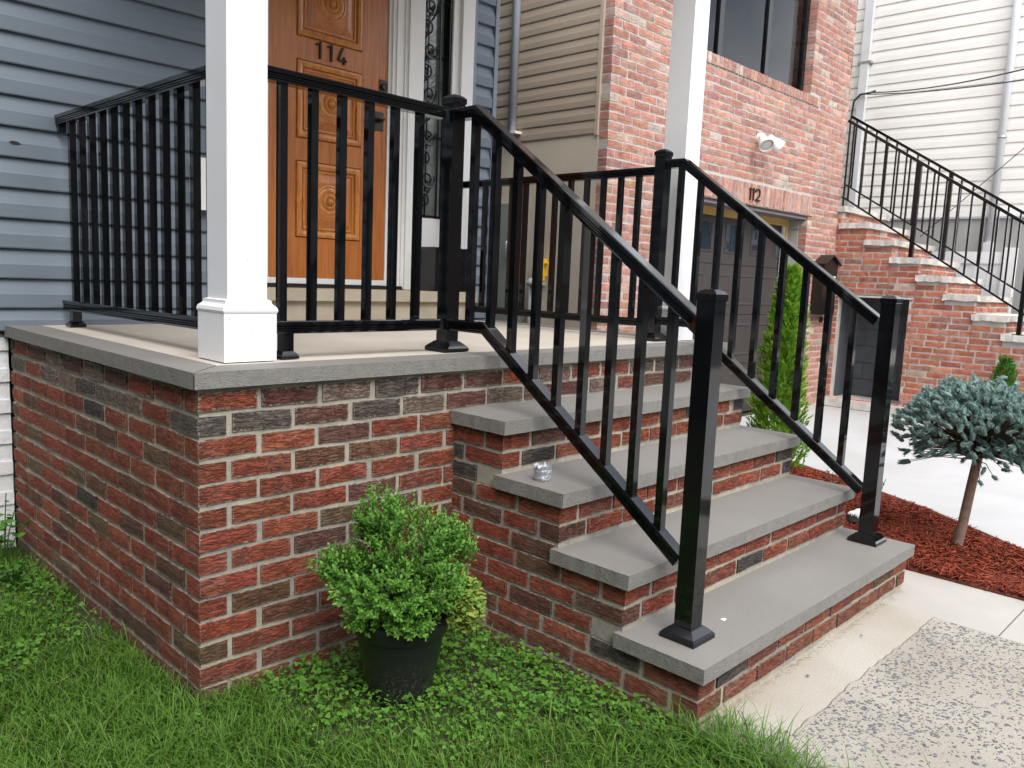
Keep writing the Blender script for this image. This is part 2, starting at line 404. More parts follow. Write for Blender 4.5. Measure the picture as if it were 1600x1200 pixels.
class Bricks:
    """collects bricks (centre, length, height, direction angle, colour); the largest in view become parts, the rest one mesh"""
    def __init__(s, parent, mat, dep, jit, cols, limit=300): s.p, s.mat, s.dep, s.jit, s.cols, s.lim, s.L = parent, mat, dep, jit, cols, limit, []
    def add(s, c, L, h, ang, vis=1.0, col=None, roll=0):
        if L < .022: return
        s.L.append((Vector(c), L, h, ang, cam_size(c) * vis * (L * h) ** .5, col or s.pick(), roll))
    def pick(s):
        t = rnd.random() * sum(c[0] for c in s.cols)
        for wgt, col in s.cols:
            t -= wgt
            if t <= 0: break
        k = rnd.uniform(.82, 1.18); return tuple(min(1, max(0, x * k * rnd.uniform(.94, 1.06))) for x in col)
    def row(s, axis, start, end, fixed, z, h, first, L, joint, vis=1.0, jz=.0015):
        """axis 'x': face looks to -y at y=fixed; axis 'y': face looks to -x at x=fixed. lays from start to end"""
        a = start; ln = first
        while a < end - .02:
            b = min(a + ln, end); m = (a + b) / 2; zz = z + rnd.uniform(-jz, jz); o = rnd.uniform(0, .003)
            if axis == 'x': s.add((m, fixed - o, zz), b - a, h, 0, vis)
            elif axis == 'y': s.add((fixed - o, m, zz), b - a, h, -90, vis)
            elif axis == 'Y': s.add((fixed + o, m, zz), b - a, h, 90, vis)
            a = b + joint * rnd.uniform(.8, 1.2); ln = L * rnd.uniform(.975, 1.02)
    def finish(s):
        s.L.sort(key=lambda t: -t[4]); ind = [t for t in s.L[:s.lim] if t[4] > 0]; rest = s.L[len(ind):]
        for c, L, h, ang, _, col, roll in ind:
            o = bpy.data.objects.new('brick', brick_mesh(L, h, s.dep, s.mat, s.jit)); link(o, s.p, c)
            o.rotation_euler = (0, R(roll), R(ang)); o.color = (*col, 1)
        if not rest: return
        VV, FF, UU, EE, CC = [], [], [], [], []
        for i, (c, L, h, ang, _, col, roll) in enumerate(rest):
            V, U, E, F = brick_arrays(L, h, s.dep, i, s.jit); b = len(VV); ca, sa = math.cos(R(ang)), math.sin(R(ang)); cr, sr = math.cos(R(roll)), math.sin(R(roll))
            off = rnd.random() * 30
            for (x, y, z), (u, v) in zip(V, U):
                x, z = x * cr + z * sr, -x * sr + z * cr
                VV.append((c.x + x * ca - y * sa, c.y + x * sa + y * ca, c.z + z)); UU.append((u + off, v + off * 1.7)); CC.append((*col, 1))
            EE += E; FF += [tuple(b + k for k in f) for f in F]
        po = WORIG[s.p.name]
        me = bpy.data.meshes.new('bricks'); me.from_pydata([(a - po.x, b - po.y, c - po.z) for a, b, c in VV], [], FF)
        ul = me.uv_layers.new(name='UVMap')
        vi = np.empty(len(me.loops), np.int32); me.loops.foreach_get('vertex_index', vi); ul.data.foreach_set('uv', np.array(UU, np.float32)[vi].ravel())
        me.attributes.new('ed', 'FLOAT', 'POINT').data.foreach_set('value', EE)
        me.attributes.new('Col', 'FLOAT_COLOR', 'POINT').data.foreach_set('color', np.array(CC, np.float32).ravel())
        me.materials.append(MAT[s.mat + '_j'])
        tag(link(bpy.data.objects.new('brickwork', me), s.p, po), kind='stuff')

# ================================================================== SETTING
def struct(o): o['kind'] = 'structure'; return o
H, D, W = .203, .2883, 1.797                           # riser, going, stair width
PZ = 5 * H; YP = 1.134; XL = -1.019; XR = 2.01         # porch top, coping front edge, left and right edges
struct(boxo('ground', 'lawn_soil', None, (-150, -5.41, -.6, 150, 150, -.03))); struct(boxo('ground', 'lawn_soil', None, (-150, -150, -.6, 150, -5.412, -.32)))
# walkway in front of the steps
crx = [.03 + i * (1.492 / 90) for i in range(91)]; cry = []; yy_ = -.182
for i in range(91): yy_ = -.182 + (yy_ + .182) * .75 + rnd.uniform(-.0035, .0035); cry.append(yy_)
cry[-1] = -.186
m = MB(); m.loft([[(x, y + .0012, -.12), (x, .5, -.12), (x, .5, 0), (x, y + .003, 0), (x, y + .0012, -.004)] for x, y in zip(crx, cry)]); struct(m.build('walk_strip', 'walk_concrete'))
m = MB(); m.loft([[(x, -4.0, -.12), (x, y - .0012, -.12), (x, y - .0012, -.005), (x, y - .003 - rnd.uniform(0, .004), -.001), (x, -4.0, -.001)] for x, y in zip(crx, cry)]); struct(m.build('aggregate_walk', 'aggregate_matrix'))
struct(MB().box(1.531, -.418, -.12, 2.05, 3.0, -.004).bevel(.004).build('side_walk', 'side_concrete'))
struct(MB().box(1.531, -2.2, -.12, 2.05, -.424, -.004).bevel(.004).build('side_walk', 'side_concrete'))
struct(MB().box(-40, -5.4, -.12, 40, -4.02, -.02).build('pavement', 'side_concrete'))
plain('asphalt', (.055, .055, .057), .9, .2, 8, .002, 200)
struct(MB().box(-80, -20, -.3, 80, -5.42, -.14).build('road', 'asphalt'))
# mulch bed between the side walk and the neighbour's drive
EDG = [(2.05, -1.6), (2.55, -.62), (2.812, -.23), (3.253, .381), (3.454, .742), (3.70, 1.25), (4.05, 2.0), (4.15, 2.78)]
m = MB(); m.loft([[(2.05, y, -.1), (x, y, -.1), (x, y, .004), (2.05, y, .004)] for x, y in EDG[1:]]); plain('mulch_soil', (.11, .025, .014), .95, .4, 30, .01, 90)
struct(m.build('mulch_bed', 'mulch_soil'))
m = MB(); m.loft([[(x, y, -.1), (x + .02, y - .006, -.1), (x + .02, y - .006, .022), (x, y, .022)] for x, y in EDG]); edging = m.build('bed_edging', 'grey_foundation'); tag(edging, 'low grey edging strip between red mulch bed and white driveway', 'edging')
pts = [(x + .022, y) for x, y in EDG]
m = MB(); m.poly([(x, y, -.006) for x, y in pts] + [(4.15, 2.9, -.006), (7.2, 2.9, -.006), (9.2, 2.9, -.006), (9.2, -4, -.006), (2.07, -4, -.006)])
struct(m.build('driveway', 'driveway_concrete'))

# ================================================================== BRICK STOOP
stoop = thing('brick_stoop', 'red brick front stoop with grey stone coping and four wide steps', 'stoop', (.5, .8, 0))
bi = .024                                             # brick face inset from coping
core = MB()
core.box(XL + bi + .0045, YP + bi + .0045, -.3, XR - bi - .006, 3.04, PZ - .052)
for k in range(1, 5):
    core.box(.02 + .0045, (k - 1) * D + .026 + .0045, -.3 if k == 1 else (k - 1) * H - .054, W - .023, YP + bi + .02, k * H - .052)
core.build('wall_core', 'mortar', stoop)
RED, MAR, OLV, GRY, TAU, BRN = (.285, .073, .042), (.145, .062, .048), (.175, .115, .062), (.075, .066, .060), (.215, .158, .125), (.165, .078, .046)
bs = Bricks(stoop, 'brick', .09, .0022, [(.56, RED), (.14, (.33, .096, .052)), (.08, MAR), (.09, OLV), (.012, GRY), (.07, BRN)])
bsR = [(.66, RED), (.14, (.33, .096, .052)), (.06, MAR), (.09, GRY), (.05, BRN)]
CP, BH, BL, JT = .0716, .0575, .197, .019
xf, yf = XL + bi, YP + bi
for n in range(14):
    z = .950 - n * CP - BH / 2
    top = [(.3, RED), (.3, TAU), (.2, GRY), (.2, MAR)] if n < 2 else None
    save = bs.cols
    if top: bs.cols = [(.4, RED), (.25, TAU), (.15, (.12, .10, .085)), (.2, MAR)]
    endx = XR - bi if n < 2 else .03
    if n % 2 == 0:
        bs.row('x', xf, endx, yf, z, BH, BL - .008, BL, JT)
        bs.row('y', yf + .09 + JT, 3.05, xf, z, BH, BL, BL, JT)
    else:
        bs.row('x', xf + .09 + JT, endx, yf, z, BH, BL, BL, JT)
        bs.row('y', yf, 3.05, xf, z, BH, BL - .008, BL, JT)
    bs.cols = save
    if n >= 2: bs.row('x', W - .01, XR - bi, yf, z, BH, .09, BL, JT, .01)
    bs.row('Y', yf, 3.0, XR - bi, z, BH, BL, BL, JT, .01)
CP2, BH2 = H / 3, .054
for k in range(1, 5):
    y0 = (k - 1) * D + .026
    for r in range(3):
        z = k * H - .05 - .008 - r * CP2 - BH2 / 2
        if z < -.06: continue
        odd = (r + k) % 2
        save = bs.cols; bs.cols = bsR
        if r < 2: bs.row('x', .02 + (.09 + JT if odd else 0), W - .02 - (0 if odd else .09 + JT), y0, z, BH2, BL * (.9 if odd else .72) , BL, JT * .9)
        bs.row('y', y0 + (.024 if (r == 2 and k > 1) else 0) + (0 if odd else .09 + JT), YP + bi, .02, z, BH2, BL * (1 if odd else .8), BL, JT)
        bs.row('Y', y0 + (.024 if (r == 2 and k > 1) else 0) + (.09 + JT if odd else 0), YP + bi, W - .02, z, BH2, BL * .9, BL, JT, .01)
        bs.cols = save
bs.finish()
# stone treads: sawn top, rough split edges
def slab(name, x0, y0, x1, y1, z0, z1, parent, mat='bluestone', amp=.0013):
    m = MB().box(x0, y0, z0, x1, y1, z1); m.bevel(.003)
    es = [e for e in m.bm.edges if e.calc_length() > .2]
    bmesh.ops.subdivide_edges(m.bm, edges=es, cuts=14, use_grid_fill=True)
    for v in m.bm.verts: v.co += Vector((rnd.uniform(-amp, amp), rnd.uniform(-amp, amp), rnd.uniform(-amp * .25, amp * .25)))
    o = m.build(name, mat, parent); o.data.materials.append(MAT['split_stone'])
    for p in o.data.polygons:
        if p.normal.z < .5: p.material_index = 1
    return o
for k in range(1, 5): slab('tread', 0, (k - 1) * D, W, (k - 1) * D + .335, k * H - .05, k * H, stoop)
CW = .142
def mitre(name, pts, z0, z1):
    m = MB(); m.loft([[(x, y, z0) for x, y in pts], [(x, y, z1) for x, y in pts]]); m.bevel(.003)
    o = m.build(name, 'bluestone', stoop); o.data.materials.append(MAT['split_stone'])
    for p in o.data.polygons:
        if p.normal.z < .5: p.material_index = 1
    return o
mitre('coping', [(XL + .004, YP), (XR, YP), (XR, YP + CW), (XL + CW + .004, YP + CW)], PZ - .05, PZ)
mitre('coping', [(XL, YP + .005), (XL + CW, YP + CW + .005), (XL + CW, 3.048), (XL, 3.048)], PZ - .05, PZ)
mitre('coping', [(XR, YP + CW + .004), (XR, 3.04), (XR - CW, 3.04), (XR - CW, YP + CW + .004)], PZ - .05, PZ)
MB().box(XL + CW + .002, YP + CW + .002, PZ - .06, XR - CW - .002, 3.04, PZ - .002).build('porch_floor', 'porch_concrete', stoop)
m = MB().box(.02, 2.80, 1.148, 1.665, 3.06, 1.212).bevel(.006, 2); m.build('door_step', 'step_concrete', stoop)
MB().box(.05, 2.835, PZ - .002, 1.64, 3.06, 1.147).build('step_riser', 'step_concrete', stoop)

# ================================================================== BLUE HOUSE
house = thing('blue_house', 'house with slate blue lap siding and carved wooden front door', 'house', (0, 3.1, 0))
YF = 3.055
sh = MB()
for b in ((-6, YF + .03, 1.0, .13, 3.4, 6.2), (.13, YF + .03, 3.27, 1.8, 3.4, 6.2), (1.60, YF + .08, 1.0, 1.99, 3.4, 6.2), (-6, 3.4, -.2, 1.985, 9, 6.2)): sh.box(*b)
sh.build('wall', 'blue_trim', house)
def lap_board(parent, name, mat, axis, a0, a1, z0, e, fixed, proud=.016, dutch=True):
    """one lap siding board; axis 'x' face looks -y, axis 'y' face looks -x"""
    if dutch: prof = [(0.02, e + .012), (.0, e + .004), (-proud * .90, e * .50), (-proud, e * .46), (-proud, .005), (-proud + .002, 0), (0.004, 0), (.02, 0)]
    else: prof = [(.02, e + .012), (0, e + .004), (-proud * .8, e * .5), (-proud, .005), (-proud + .002, 0), (.004, 0), (.02, 0)]
    fr = (lambda u, v, t: (t, fixed + u, z0 + v)) if axis == 'x' else (lambda u, v, t: (fixed + u, t, z0 + v))
    return MB().prism(prof, fr, a0, a1).build(name, mat, parent)
for i in range(19):
    z0 = 1.094 + (i - 1) * .1333 if i else .99
    e = .1333 if i else .104
    lap_board(house, 'siding_board', 'blue_siding', 'x', -4.2, .13, z0, e, YF, .024)
    lap_board(house, 'siding_board', 'blue_siding', 'x', 1.792, 1.962, z0 + .035, e, YF, .024)
boxo('corner_trim', 'blue_trim', house, (1.962, YF - .028, 1.0, 1.995, YF + .2, 6.1), .003)
boxo('corner_trim', 'blue_trim', house, (1.768, YF - .03, 1.0, 1.793, YF + .05, 3.4), .003)
boxo('starter_strip', 'cable', house, (-4.2, YF - .006, .975, .05, YF + .03, .992))
# foundation: white painted brick
fnd = MB().box(-4.2, 3.075, -.2, XL + bi - .004, 3.2, .975).build('foundation', 'white_brick_paint', house)
for n in range(12):
    z = .93 - n * .072
    if z < .2: break
    x = -1.0 - (.1 if n % 2 else 0)
    while x > -2.0:
        boxo('painted_brick', 'white_brick_paint', fnd, (x - .195 + rnd.uniform(0, .004), 3.066 + rnd.uniform(-.003, .002), z - .03, x, 3.10, z + .03), .006); x -= .206
# door casing, jambs
for b in ((.13, 3.03, 1.215, .262, 3.14, 3.27), (1.228, 3.022, 1.215, 1.345, 3.16, 3.27), (1.662, 3.022, 1.215, 1.766, 3.16, 3.27), (.13, 3.03, 3.27, 1.766, 3.14, 3.4)): boxo('casing', 'white_paint', house, b, .004)
for b in ((.262, 3.05, 1.23, .285, 3.14, 3.25), (1.105, 3.07, 1.23, 1.125, 3.14, 3.25), (1.125, 3.055, 1.23, 1.15, 3.14, 3.25), (1.15, 3.045, 1.22, 1.205, 3.14, 3.25), (1.205, 3.036, 1.22, 1.228, 3.14, 3.25)): boxo('door_jamb', 'white_paint', house, b, .003)
boxo('door_sweep', 'white_paint', house, (.285, 3.068, 1.236, 1.105, 3.13, 1.268), .003)
boxo('threshold', 'dark_metal', house, (.26, 3.02, 1.212, 1.21, 3.13, 1.235), .004)
# door
DY = 3.085
door = boxo('door', 'door_wood', house, (.286, DY + .006, 1.27, 1.104, DY + .05, 3.25))
for (x0, x1) in ((.286, .472), (.918, 1.104)): boxo('stile', 'door_wood', door, (x0, DY - .006, 1.27, x1, DY + .006, 3.25), .002)
PAN = [(1.50, 1.935), (2.058, 2.49), (2.612, 3.05)]
for z0, z1 in ((1.27, 1.50), (1.935, 2.058), (2.49, 2.612), (3.05, 3.25)): boxo('rail', 'door_wood', door, (.4725, DY - .0055, z0, .9175, DY + .006, z1), .002)
def frame(mb, x0, z0, x1, z1, steps):
    """stepped picture-frame moulding: steps = (inset, y)"""
    rings = [[(x0 + i, y, z0 + i), (x1 - i, y, z0 + i), (x1 - i, y, z1 - i), (x0 + i, y, z1 - i)] for i, y in steps]
    mb.loft(rings, caps=False); return mb
for z0, z1 in PAN:
    m = frame(MB(), .474, z0 + .0015, .916, z1 - .0015, [(0, DY + .006), (.003, DY - .003), (.006, DY - .014), (.020, DY - .016), (.036, DY - .012), (.040, DY + .002), (.046, DY + .002), (.050, DY - .006), (.056, DY - .006), (.060, DY + .003), (.066, DY + .003)])
    m.build('moulding', 'door_moulding', door)
    i = .066; j = .108
    m = MB(); m.loft([[(.474 + q, y, z0 + q), (.916 - q, y, z0 + q), (.916 - q, y, z1 - q), (.474 + q, y, z1 - q)] for q, y in ((i, DY + .003), (j, DY - .014), (j + .004, DY - .0145))], caps=False)
    qq = j + .004; m.poly([(.474 + qq, DY - .0145, z0 + qq), (.916 - qq, DY - .0145, z0 + qq), (.916 - qq, DY - .0145, z1 - qq), (.474 + qq, DY - .0145, z1 - qq)])
    m.build('panel', 'door_wood', door)
    m = MB().lathe([(.098, .010), (.096, .016), (.088, .018), (.084, .0135), (.078, .017), (.066, .021), (.056, .018), (.052, .012), (.046, .020), (.036, .026), (.028, .022), (.025, .016), (.021, .026), (.012, .036), (.003, .038)], (.695, DY, (z0 + z1) / 2), 40, 'y')
    m.build('rosette', 'door_moulding', door, 'auto')
def strokes(name, mat, parent, paths, wdt, y, dep, r=None):
    m = MB()
    for p in paths:
        p = [Vector((a, 0, b)) for a, b in p]; L, Rr = [], []
        for i, q in enumerate(p):
            d = (p[min(i + 1, len(p) - 1)] - p[max(i - 1, 0)]).normalized(); nrm = Vector((-d.z, 0, d.x)) * wdt / 2
            L.append(q + nrm); Rr.append(q - nrm)
        m.loft([[(a.x, y - dep, a.z), (b.x, y - dep, b.z), (b.x, y, b.z), (a.x, y, a.z)] for a, b in zip(L, Rr)])
    return m.build(name, mat, parent)
dz = .092
for x in (.607, .682): strokes('house_number', 'bronze', door, [[(x + .016, 2.514), (x + .016, 2.514 + dz)], [(x + .017, 2.514 + dz - .004), (x - .010, 2.514 + dz - .018)]], .0105, DY - .006, .012)
strokes('house_number', 'bronze', door, [[(.785, 2.514), (.785, 2.555)], [(.775, 2.514 + dz), (.745, 2.536)], [(.742, 2.534), (.803, 2.534)]], .0105, DY - .006, .012)
m = MB().box(1.045, DY - .014, 2.405, 1.10, DY - .004, 2.482).bevel(.003); m.lathe([(.021, .014), (.020, .026), (.015, .028), (.012, .024), (.002, .024)], (1.072, DY, 2.443), 20, 'y'); m.build('deadbolt', 'dark_metal', door)
m = MB().box(1.01, DY - .014, 2.18, 1.075, DY - .004, 2.29).bevel(.012, 3); m.lathe([(.016, .014), (.014, .045), (.002, .046)], (1.05, DY, 2.246), 16, 'y'); m.tube([(1.058, DY - .045, 2.246), (1.0, DY - .047, 2.247), (.955, DY - .045, 2.24)], .0085); m.build('handle', 'dark_metal', door, 'auto')
# sidelight with scrolled iron grille
sl = thing_sl = boxo('sidelight', 'rippled_glass', house, (1.345, 3.125, 1.60, 1.60, 3.14, 3.2))
boxo('frame', 'black_iron', sl, (1.585, 3.06, 1.66, 1.602, 3.13, 3.2))
boxo('frame', 'white_paint', house, (1.602, 3.045, 1.215, 1.662, 3.14, 3.27), .003)
boxo('lower_panel', 'white_paint', house, (1.345, 3.10, 1.215, 1.602, 3.15, 1.685), .004)
gm = MB(); cxg = 1.445; yg = 3.10
def spiral(cx, cz, r0, r1, a0, turns, n=26): return [(cx + (r0 + (r1 - r0) * i / n) * math.cos(a0 + turns * 2 * math.pi * i / n), yg, cz + (r0 + (r1 - r0) * i / n) * math.sin(a0 + turns * 2 * math.pi * i / n)) for i in range(n + 1)]
for i in range(6):
    z = 1.80 + i * .27
    s1 = spiral(cxg - .016, z, .014, .058, .5, 1.5); s2 = spiral(cxg + .016, z + .135, .014, .058, .5 + math.pi, 1.5)
    gm.tube(s1[::1], .0065, 6); gm.tube(s2, .0065, 6)
    a, b = Vector(s1[-1]), Vector(s2[-1])
    gm.tube([(cxg - .05 + .0 * k, yg, 0) for k in ()] or [a + (b - a) * t + Vector((math.sin(t * math.pi) * .03 * (-1 if i % 2 else 1), 0, 0)) for t in [k / 10 for k in range(11)]], .0065, 6)
    c2 = Vector((cxg + .012 - .043, yg, z + .135)); d2 = Vector((cxg - .012, yg, z + .27 - .04))
    gm.tube([c2 + (d2 - c2) * t + Vector((-math.sin(t * math.pi) * .022, 0, 0)) for t in [k / 8 for k in range(9)]], .0065, 6)
gm.build('scroll_grille', 'black_iron', sl)
for x in (1.352, 1.448, 1.545): boxo('grille_bar', 'black_iron', sl, (x - .004, 3.103, 1.66, x + .004, 3.112, 3.2))
for z in (1.70, 2.21, 2.72): boxo('grille_bar', 'black_iron', sl, (1.347, 3.112, z - .005, 1.60, 3.12, z + .005))
# porch roof carried by the columns (above the frame)
prf = MB().box(-1.05, 1.05, 3.42, 2.05, 3.05, 3.62); prf.bevel(.01); prf.build('porch_roof', 'white_paint', house)
# small torn hole in the siding
m = MB(); m.poly([(-.978, YF - .0248, 1.822), (-.962, YF - .0248, 1.829), (-.94, YF - .0248, 1.827), (-.925, YF - .0248, 1.818), (-.94, YF - .0248, 1.812), (-.962, YF - .0248, 1.811)]); m.build('siding_hole', 'cable', house)
# wall mailbox seen between column and railing
m = MB().box(-.165, 2.97, 1.60, .07, 3.035, 1.86).bevel(.006); tag(m.build('wall_mailbox', 'white_paint'), 'white box on blue siding, half hidden behind left white column', 'mailbox')
# black box on the door step
bx = thing('metal_box', 'low black metal box on the door step under the iron-grilled sidelight', 'box', (1.5, 2.93, 1.212))
boxo('body', 'black_iron', bx, (1.345, 2.86, 1.213, 1.635, 3.015, 1.475), .006)
boxo('lid', 'black_iron', bx, (1.337, 2.85, 1.476, 1.643, 3.018, 1.492), .004)

# ================================================================== WHITE COLUMNS
def column(cx, cy, label):
    t = thing('porch_column', label, 'column', (cx, cy, PZ), 'white porch columns')
    a, b = .0695, .0925
    boxo('shaft', 'white_vinyl', t, (cx - a, cy - a, PZ + .02, cx + a, cy + a, 3.42), .004, 2)
    boxo('plinth', 'white_vinyl', t, (cx - b, cy - b, PZ + .002, cx + b, cy + b, PZ + .158), .003)
    for sx, sy in ((-1, 0), (0, -1), (1, 0), (0, 1)): pass
    rings = [(b + .001, .159), (b + .004, .167), (b + .001, .178), (a + .013, .188), (a + .011, .194), (a + .011, .200), (a + .002, .203), (a - .002, .204)]
    m = MB(); m.loft([[(cx - r, cy - r, PZ + h), (cx + r, cy - r, PZ + h), (cx + r, cy + r, PZ + h), (cx - r, cy + r, PZ + h)] for r, h in rings]); m.build('base_moulding', 'white_vinyl', t)
    # nail heads
    for (x, z) in ((-.085 + .01, .14), (.078, .142), (.0, .125), (.002, .10), (-.075, .018), (.08, .04)):
        MB().lathe([(.0016, .0), (.0016, .0008)], (cx + x, cy - b - .0002, PZ + z), 8, 'y').build('nail', 'nail', t)
    for (x, z) in ((-.02, .25), (.022, .252), (-.058, .46), (.05, .62), (-.055, .80), (.0, .33), (.052, .95)):
        MB().lathe([(.0015, 0), (.0015, .0008)], (cx + x, cy - a - .0002, PZ + z), 8, 'y').build('nail', 'nail', t)
    return t
COLX, COLY = -.742, 1.408
column(COLX, COLY, 'square white column at the near corner of the porch, beside wooden door')
COL2X = 1.845
column(COL2X, 1.408, 'square white column behind right stair railing, before the brick house')

# unseen house added left of the camera to darken rail reflections and left wall
ln_ = thing('added_left_house', 'added dark grey house out of view left of the stoop, darkening the reflections', 'house', (-8, 4, 0))
plain('brown_siding', (.075, .075, .078), .7, .15, 3)
boxo('wall', 'brown_siding', ln_, (-12, -3.5, -.2, -5.0, 11, 6.2)); m = MB(); m.prism([(-12.3, 6.2), (-4.7, 6.2), (-8.5, 8.6)], lambda u, v, t_: (u, t_, v), -3.8, 11.3); m.build('roof', 'asphalt', ln_)

plain('far_brick', (.12, .075, .062), .9, .2, 4); plain('far_grey', (.14, .14, .145), .9, .15, 4); plain('far_tan', (.17, .155, .14), .9, .15, 4)
xs_ = -26  # unseen row of houses added so the glossy railings reflect something dark
for i, (wd_, hh_, mt_, lab) in enumerate(((13, 8.5, 'far_brick', 'added dark red brick house across the street, out of view at the far end'), (11, 7.5, 'far_grey', 'added grey house across the street, out of view after the first brick one'), (12, 9.5, 'brown_siding', 'added tall dark grey house across the street, out of view facing the stoop'), (10, 8.0, 'far_tan', 'added tan house across the street, out of view beside the tall dark one'), (14, 9.0, 'far_brick', 'added wide brick house across the street, out of view beside the tan one'), (13, 9.5, 'brown_siding', 'added dark grey house across the street, out of view beyond the wide brick one'), (14, 9.0, 'far_grey', 'added grey house across the street, out of view near the right of the row'), (14, 9.0, 'brown_siding', 'added dark house out of view, closing the street at its right end'))):
    fh = thing('added_street_house', lab, 'house', (xs_ + wd_ / 2, -27, 0), 'added unseen houses across the street')
    boxo('wall', mt_, fh, (xs_, -32, -.2, xs_ + wd_ - .6, -22.5, hh_))
    m = MB(); m.prism([(xs_ - .3, hh_), (xs_ + wd_ - .3, hh_), (xs_ + wd_ / 2 - .3, hh_ + 2.6)], lambda u, v, t_: (u, t_, v), -32.3, -22.1); m.build('roof', 'asphalt', fh)
    for r in range(2):
        for c_ in range(3):
            wx_ = xs_ + wd_ * (.14 + .28 * c_); wn = boxo('window', 'white_paint', fh, (wx_, -22.51, 1.2 + r * 3.2, wx_ + 1.3, -22.44, 2.9 + r * 3.2)); boxo('pane', 'glass_dark', wn, (wx_ + .08, -22.45, 1.28 + r * 3.2, wx_ + 1.22, -22.42, 2.82 + r * 3.2))
    xs_ += wd_

# ================================================================== BLACK RAILINGS
RAILP = [(-.022, 0), (.022, 0), (.0225, .007), (.019, .009), (.0225, .011), (.0225, .015), (.019, .017), (.0225, .019), (.0225, .023), (.019, .025), (.0245, .028), (.0245, .0405), (.022, .044),
         (-.022, .044), (-.0245, .0405), (-.0245, .028), (-.019, .025), (-.0225, .023), (-.0225, .019), (-.019, .017), (-.0225, .015), (-.0225, .011), (-.019, .009), (-.0225, .007)]
def rail(name, parent, pts, up=0.044, mat='black_enamel', prof=RAILP, drop=0.0):
    """sweep profile along pts (top centre line) keeping the section upright; mitred"""
    m = MB(); rings = []
    pts = [Vector(p) for p in pts]
    for i, p in enumerate(pts):
        d1 = (p - pts[i - 1]).normalized() if i else None; d2 = (pts[i + 1] - p).normalized() if i < len(pts) - 1 else None
        d = ((d1 or d2) + (d2 or d1)).normalized(); flat = Vector((d.x, d.y, 0)).normalized(); side = Vector((flat.y, -flat.x, 0)); upv = side.cross(d).normalized()
        if upv.z < 0: upv = -upv
        dd = d1 or d2; u1 = side.cross(dd).normalized(); u1 = -u1 if u1.z < 0 else u1
        k = 1 / max(.5, upv.dot(u1))
        rings.append([p + side * a + upv * (b - up) * k for a, b in prof])
    m.loft(rings); return m.build(name, mat, parent)
BW = .0137
def baluster(parent, x, y, z0, z1, wdt=BW, mat='black_enamel'):
    return boxo('baluster', mat, parent, (x - wdt, y - wdt, z0, x + wdt, y + wdt, z1), .0015)
def post(parent, x, y, z0, z1, a=.0315, base=.064):
    p = boxo('post', 'black_enamel', parent, (x - a, y - a, z0 + .002, x + a, y + a, z1 - .03), .003, 2)
    m = MB(); m.loft([[(x - r, y - r, z), (x + r, y - r, z), (x + r, y + r, z), (x - r, y + r, z)] for r, z in ((a + .002, z1 - .034), (a + .004, z1 - .032), (a + .004, z1 - .014), (a - .006, z1 - .004), (a - .012, z1 - .003), (a - .014, z1), (.004, z1 + .001))]); m.bevel(.002); m.build('post_cap', 'black_enamel', p)
    m = MB(); m.loft([[(x - r, y - r, z), (x + r, y - r, z), (x + r, y + r, z), (x - r, y + r, z)] for r, z in ((base, z0 + .001), (base, z0 + .014), (base - .006, z0 + .022), (a + .006, z0 + .040), (a + .001, z0 + .042))]); m.bevel(.0035, 2); m.build('post_base', 'black_enamel', p)
    return p
def foot(parent, x, y, z0, z1):
    f = boxo('foot', 'black_enamel', parent, (x - .02, y - .02, z0 + .002, x + .02, y + .02, z1), .002)
    m = MB(); m.loft([[(x - r, y - r, z), (x + r, y - r, z), (x + r, y + r, z), (x - r, y + r, z)] for r, z in ((.034, z0 + .001), (.034, z0 + .010), (.030, z0 + .016), (.021, z0 + .026))]); m.bevel(.002); m.build('foot_plate', 'black_enamel', f)
def bracket(parent, x, y, z, dx, dy): boxo('bracket', 'black_enamel', parent, (x - .016, y - .016, z - .034, x + .016, y + .016, z - .001), .004)
TR, BR = 1.972, 1.140                                 # top of top rail, top of bottom rail
XRL, YRL = -.765, 1.372
t = thing('porch_railing', 'black railing along the left end of the porch, from blue wall to corner column', 'railing', (XRL, 2.2, PZ), 'porch railings')
rail('top_rail', t, [(XRL, 3.035, TR - .004), (XRL, COLY + .07, TR)]); rail('bottom_rail', t, [(XRL, 3.0, BR - .014), (XRL, COLY + .07, BR)], .038)
for i in range(12): baluster(t, XRL, 2.886 - i * .1225, BR - .02, TR - .03)
foot(t, XRL, 2.9, PZ, BR - .035); bracket(t, XRL, 3.02, TR - .045, 0, 1)
t = thing('porch_railing', 'short black railing on the porch front before the wooden door', 'railing', (-.3, YRL, PZ), 'porch railings')
rail('top_rail', t, [(COLX + .07, YRL, TR), (.098, YRL, TR)]); rail('bottom_rail', t, [(COLX + .07, YRL, BR), (.098, YRL, BR)], .038)
for x in (-.600, -.482, -.366, -.249, -.133, -.016): baluster(t, x, YRL, BR - .02, TR - .03)
foot(t, -.583, YRL, PZ, BR - .035)
SL = .712
def stair_rail(X, label, py, ny, kyt, kyb, ys):
    t = thing('stair_railing', label, 'railing', (X, .8, 0), 'stair railings of the stoop')
    post(t, X, py, PZ, 2.028); post(t, X, ny, H, 1.316)
    zt = lambda y: TR - max(0, kyt - y) * SL
    zb = lambda y: BR - max(0, kyb - y) * (SL + .012)
    rail('top_rail', t, [(X, py - .035, TR), (X, kyt, TR), (X, ny + .035, zt(ny + .035))])
    rail('bottom_rail', t, [(X, py - .035, BR), (X, kyb, BR), (X, ny + .035, zb(ny + .035))], .038)
    for y in ys: baluster(t, X, y, zb(y) - .022, zt(y) - .034)
    return t
stair_rail(.157, 'black stair railing on the left side of the brick steps, nearest the potted shrub', 1.372, .160, 1.228, 1.135, [1.240 - i * .1185 for i in range(9)])
XRR = 1.672
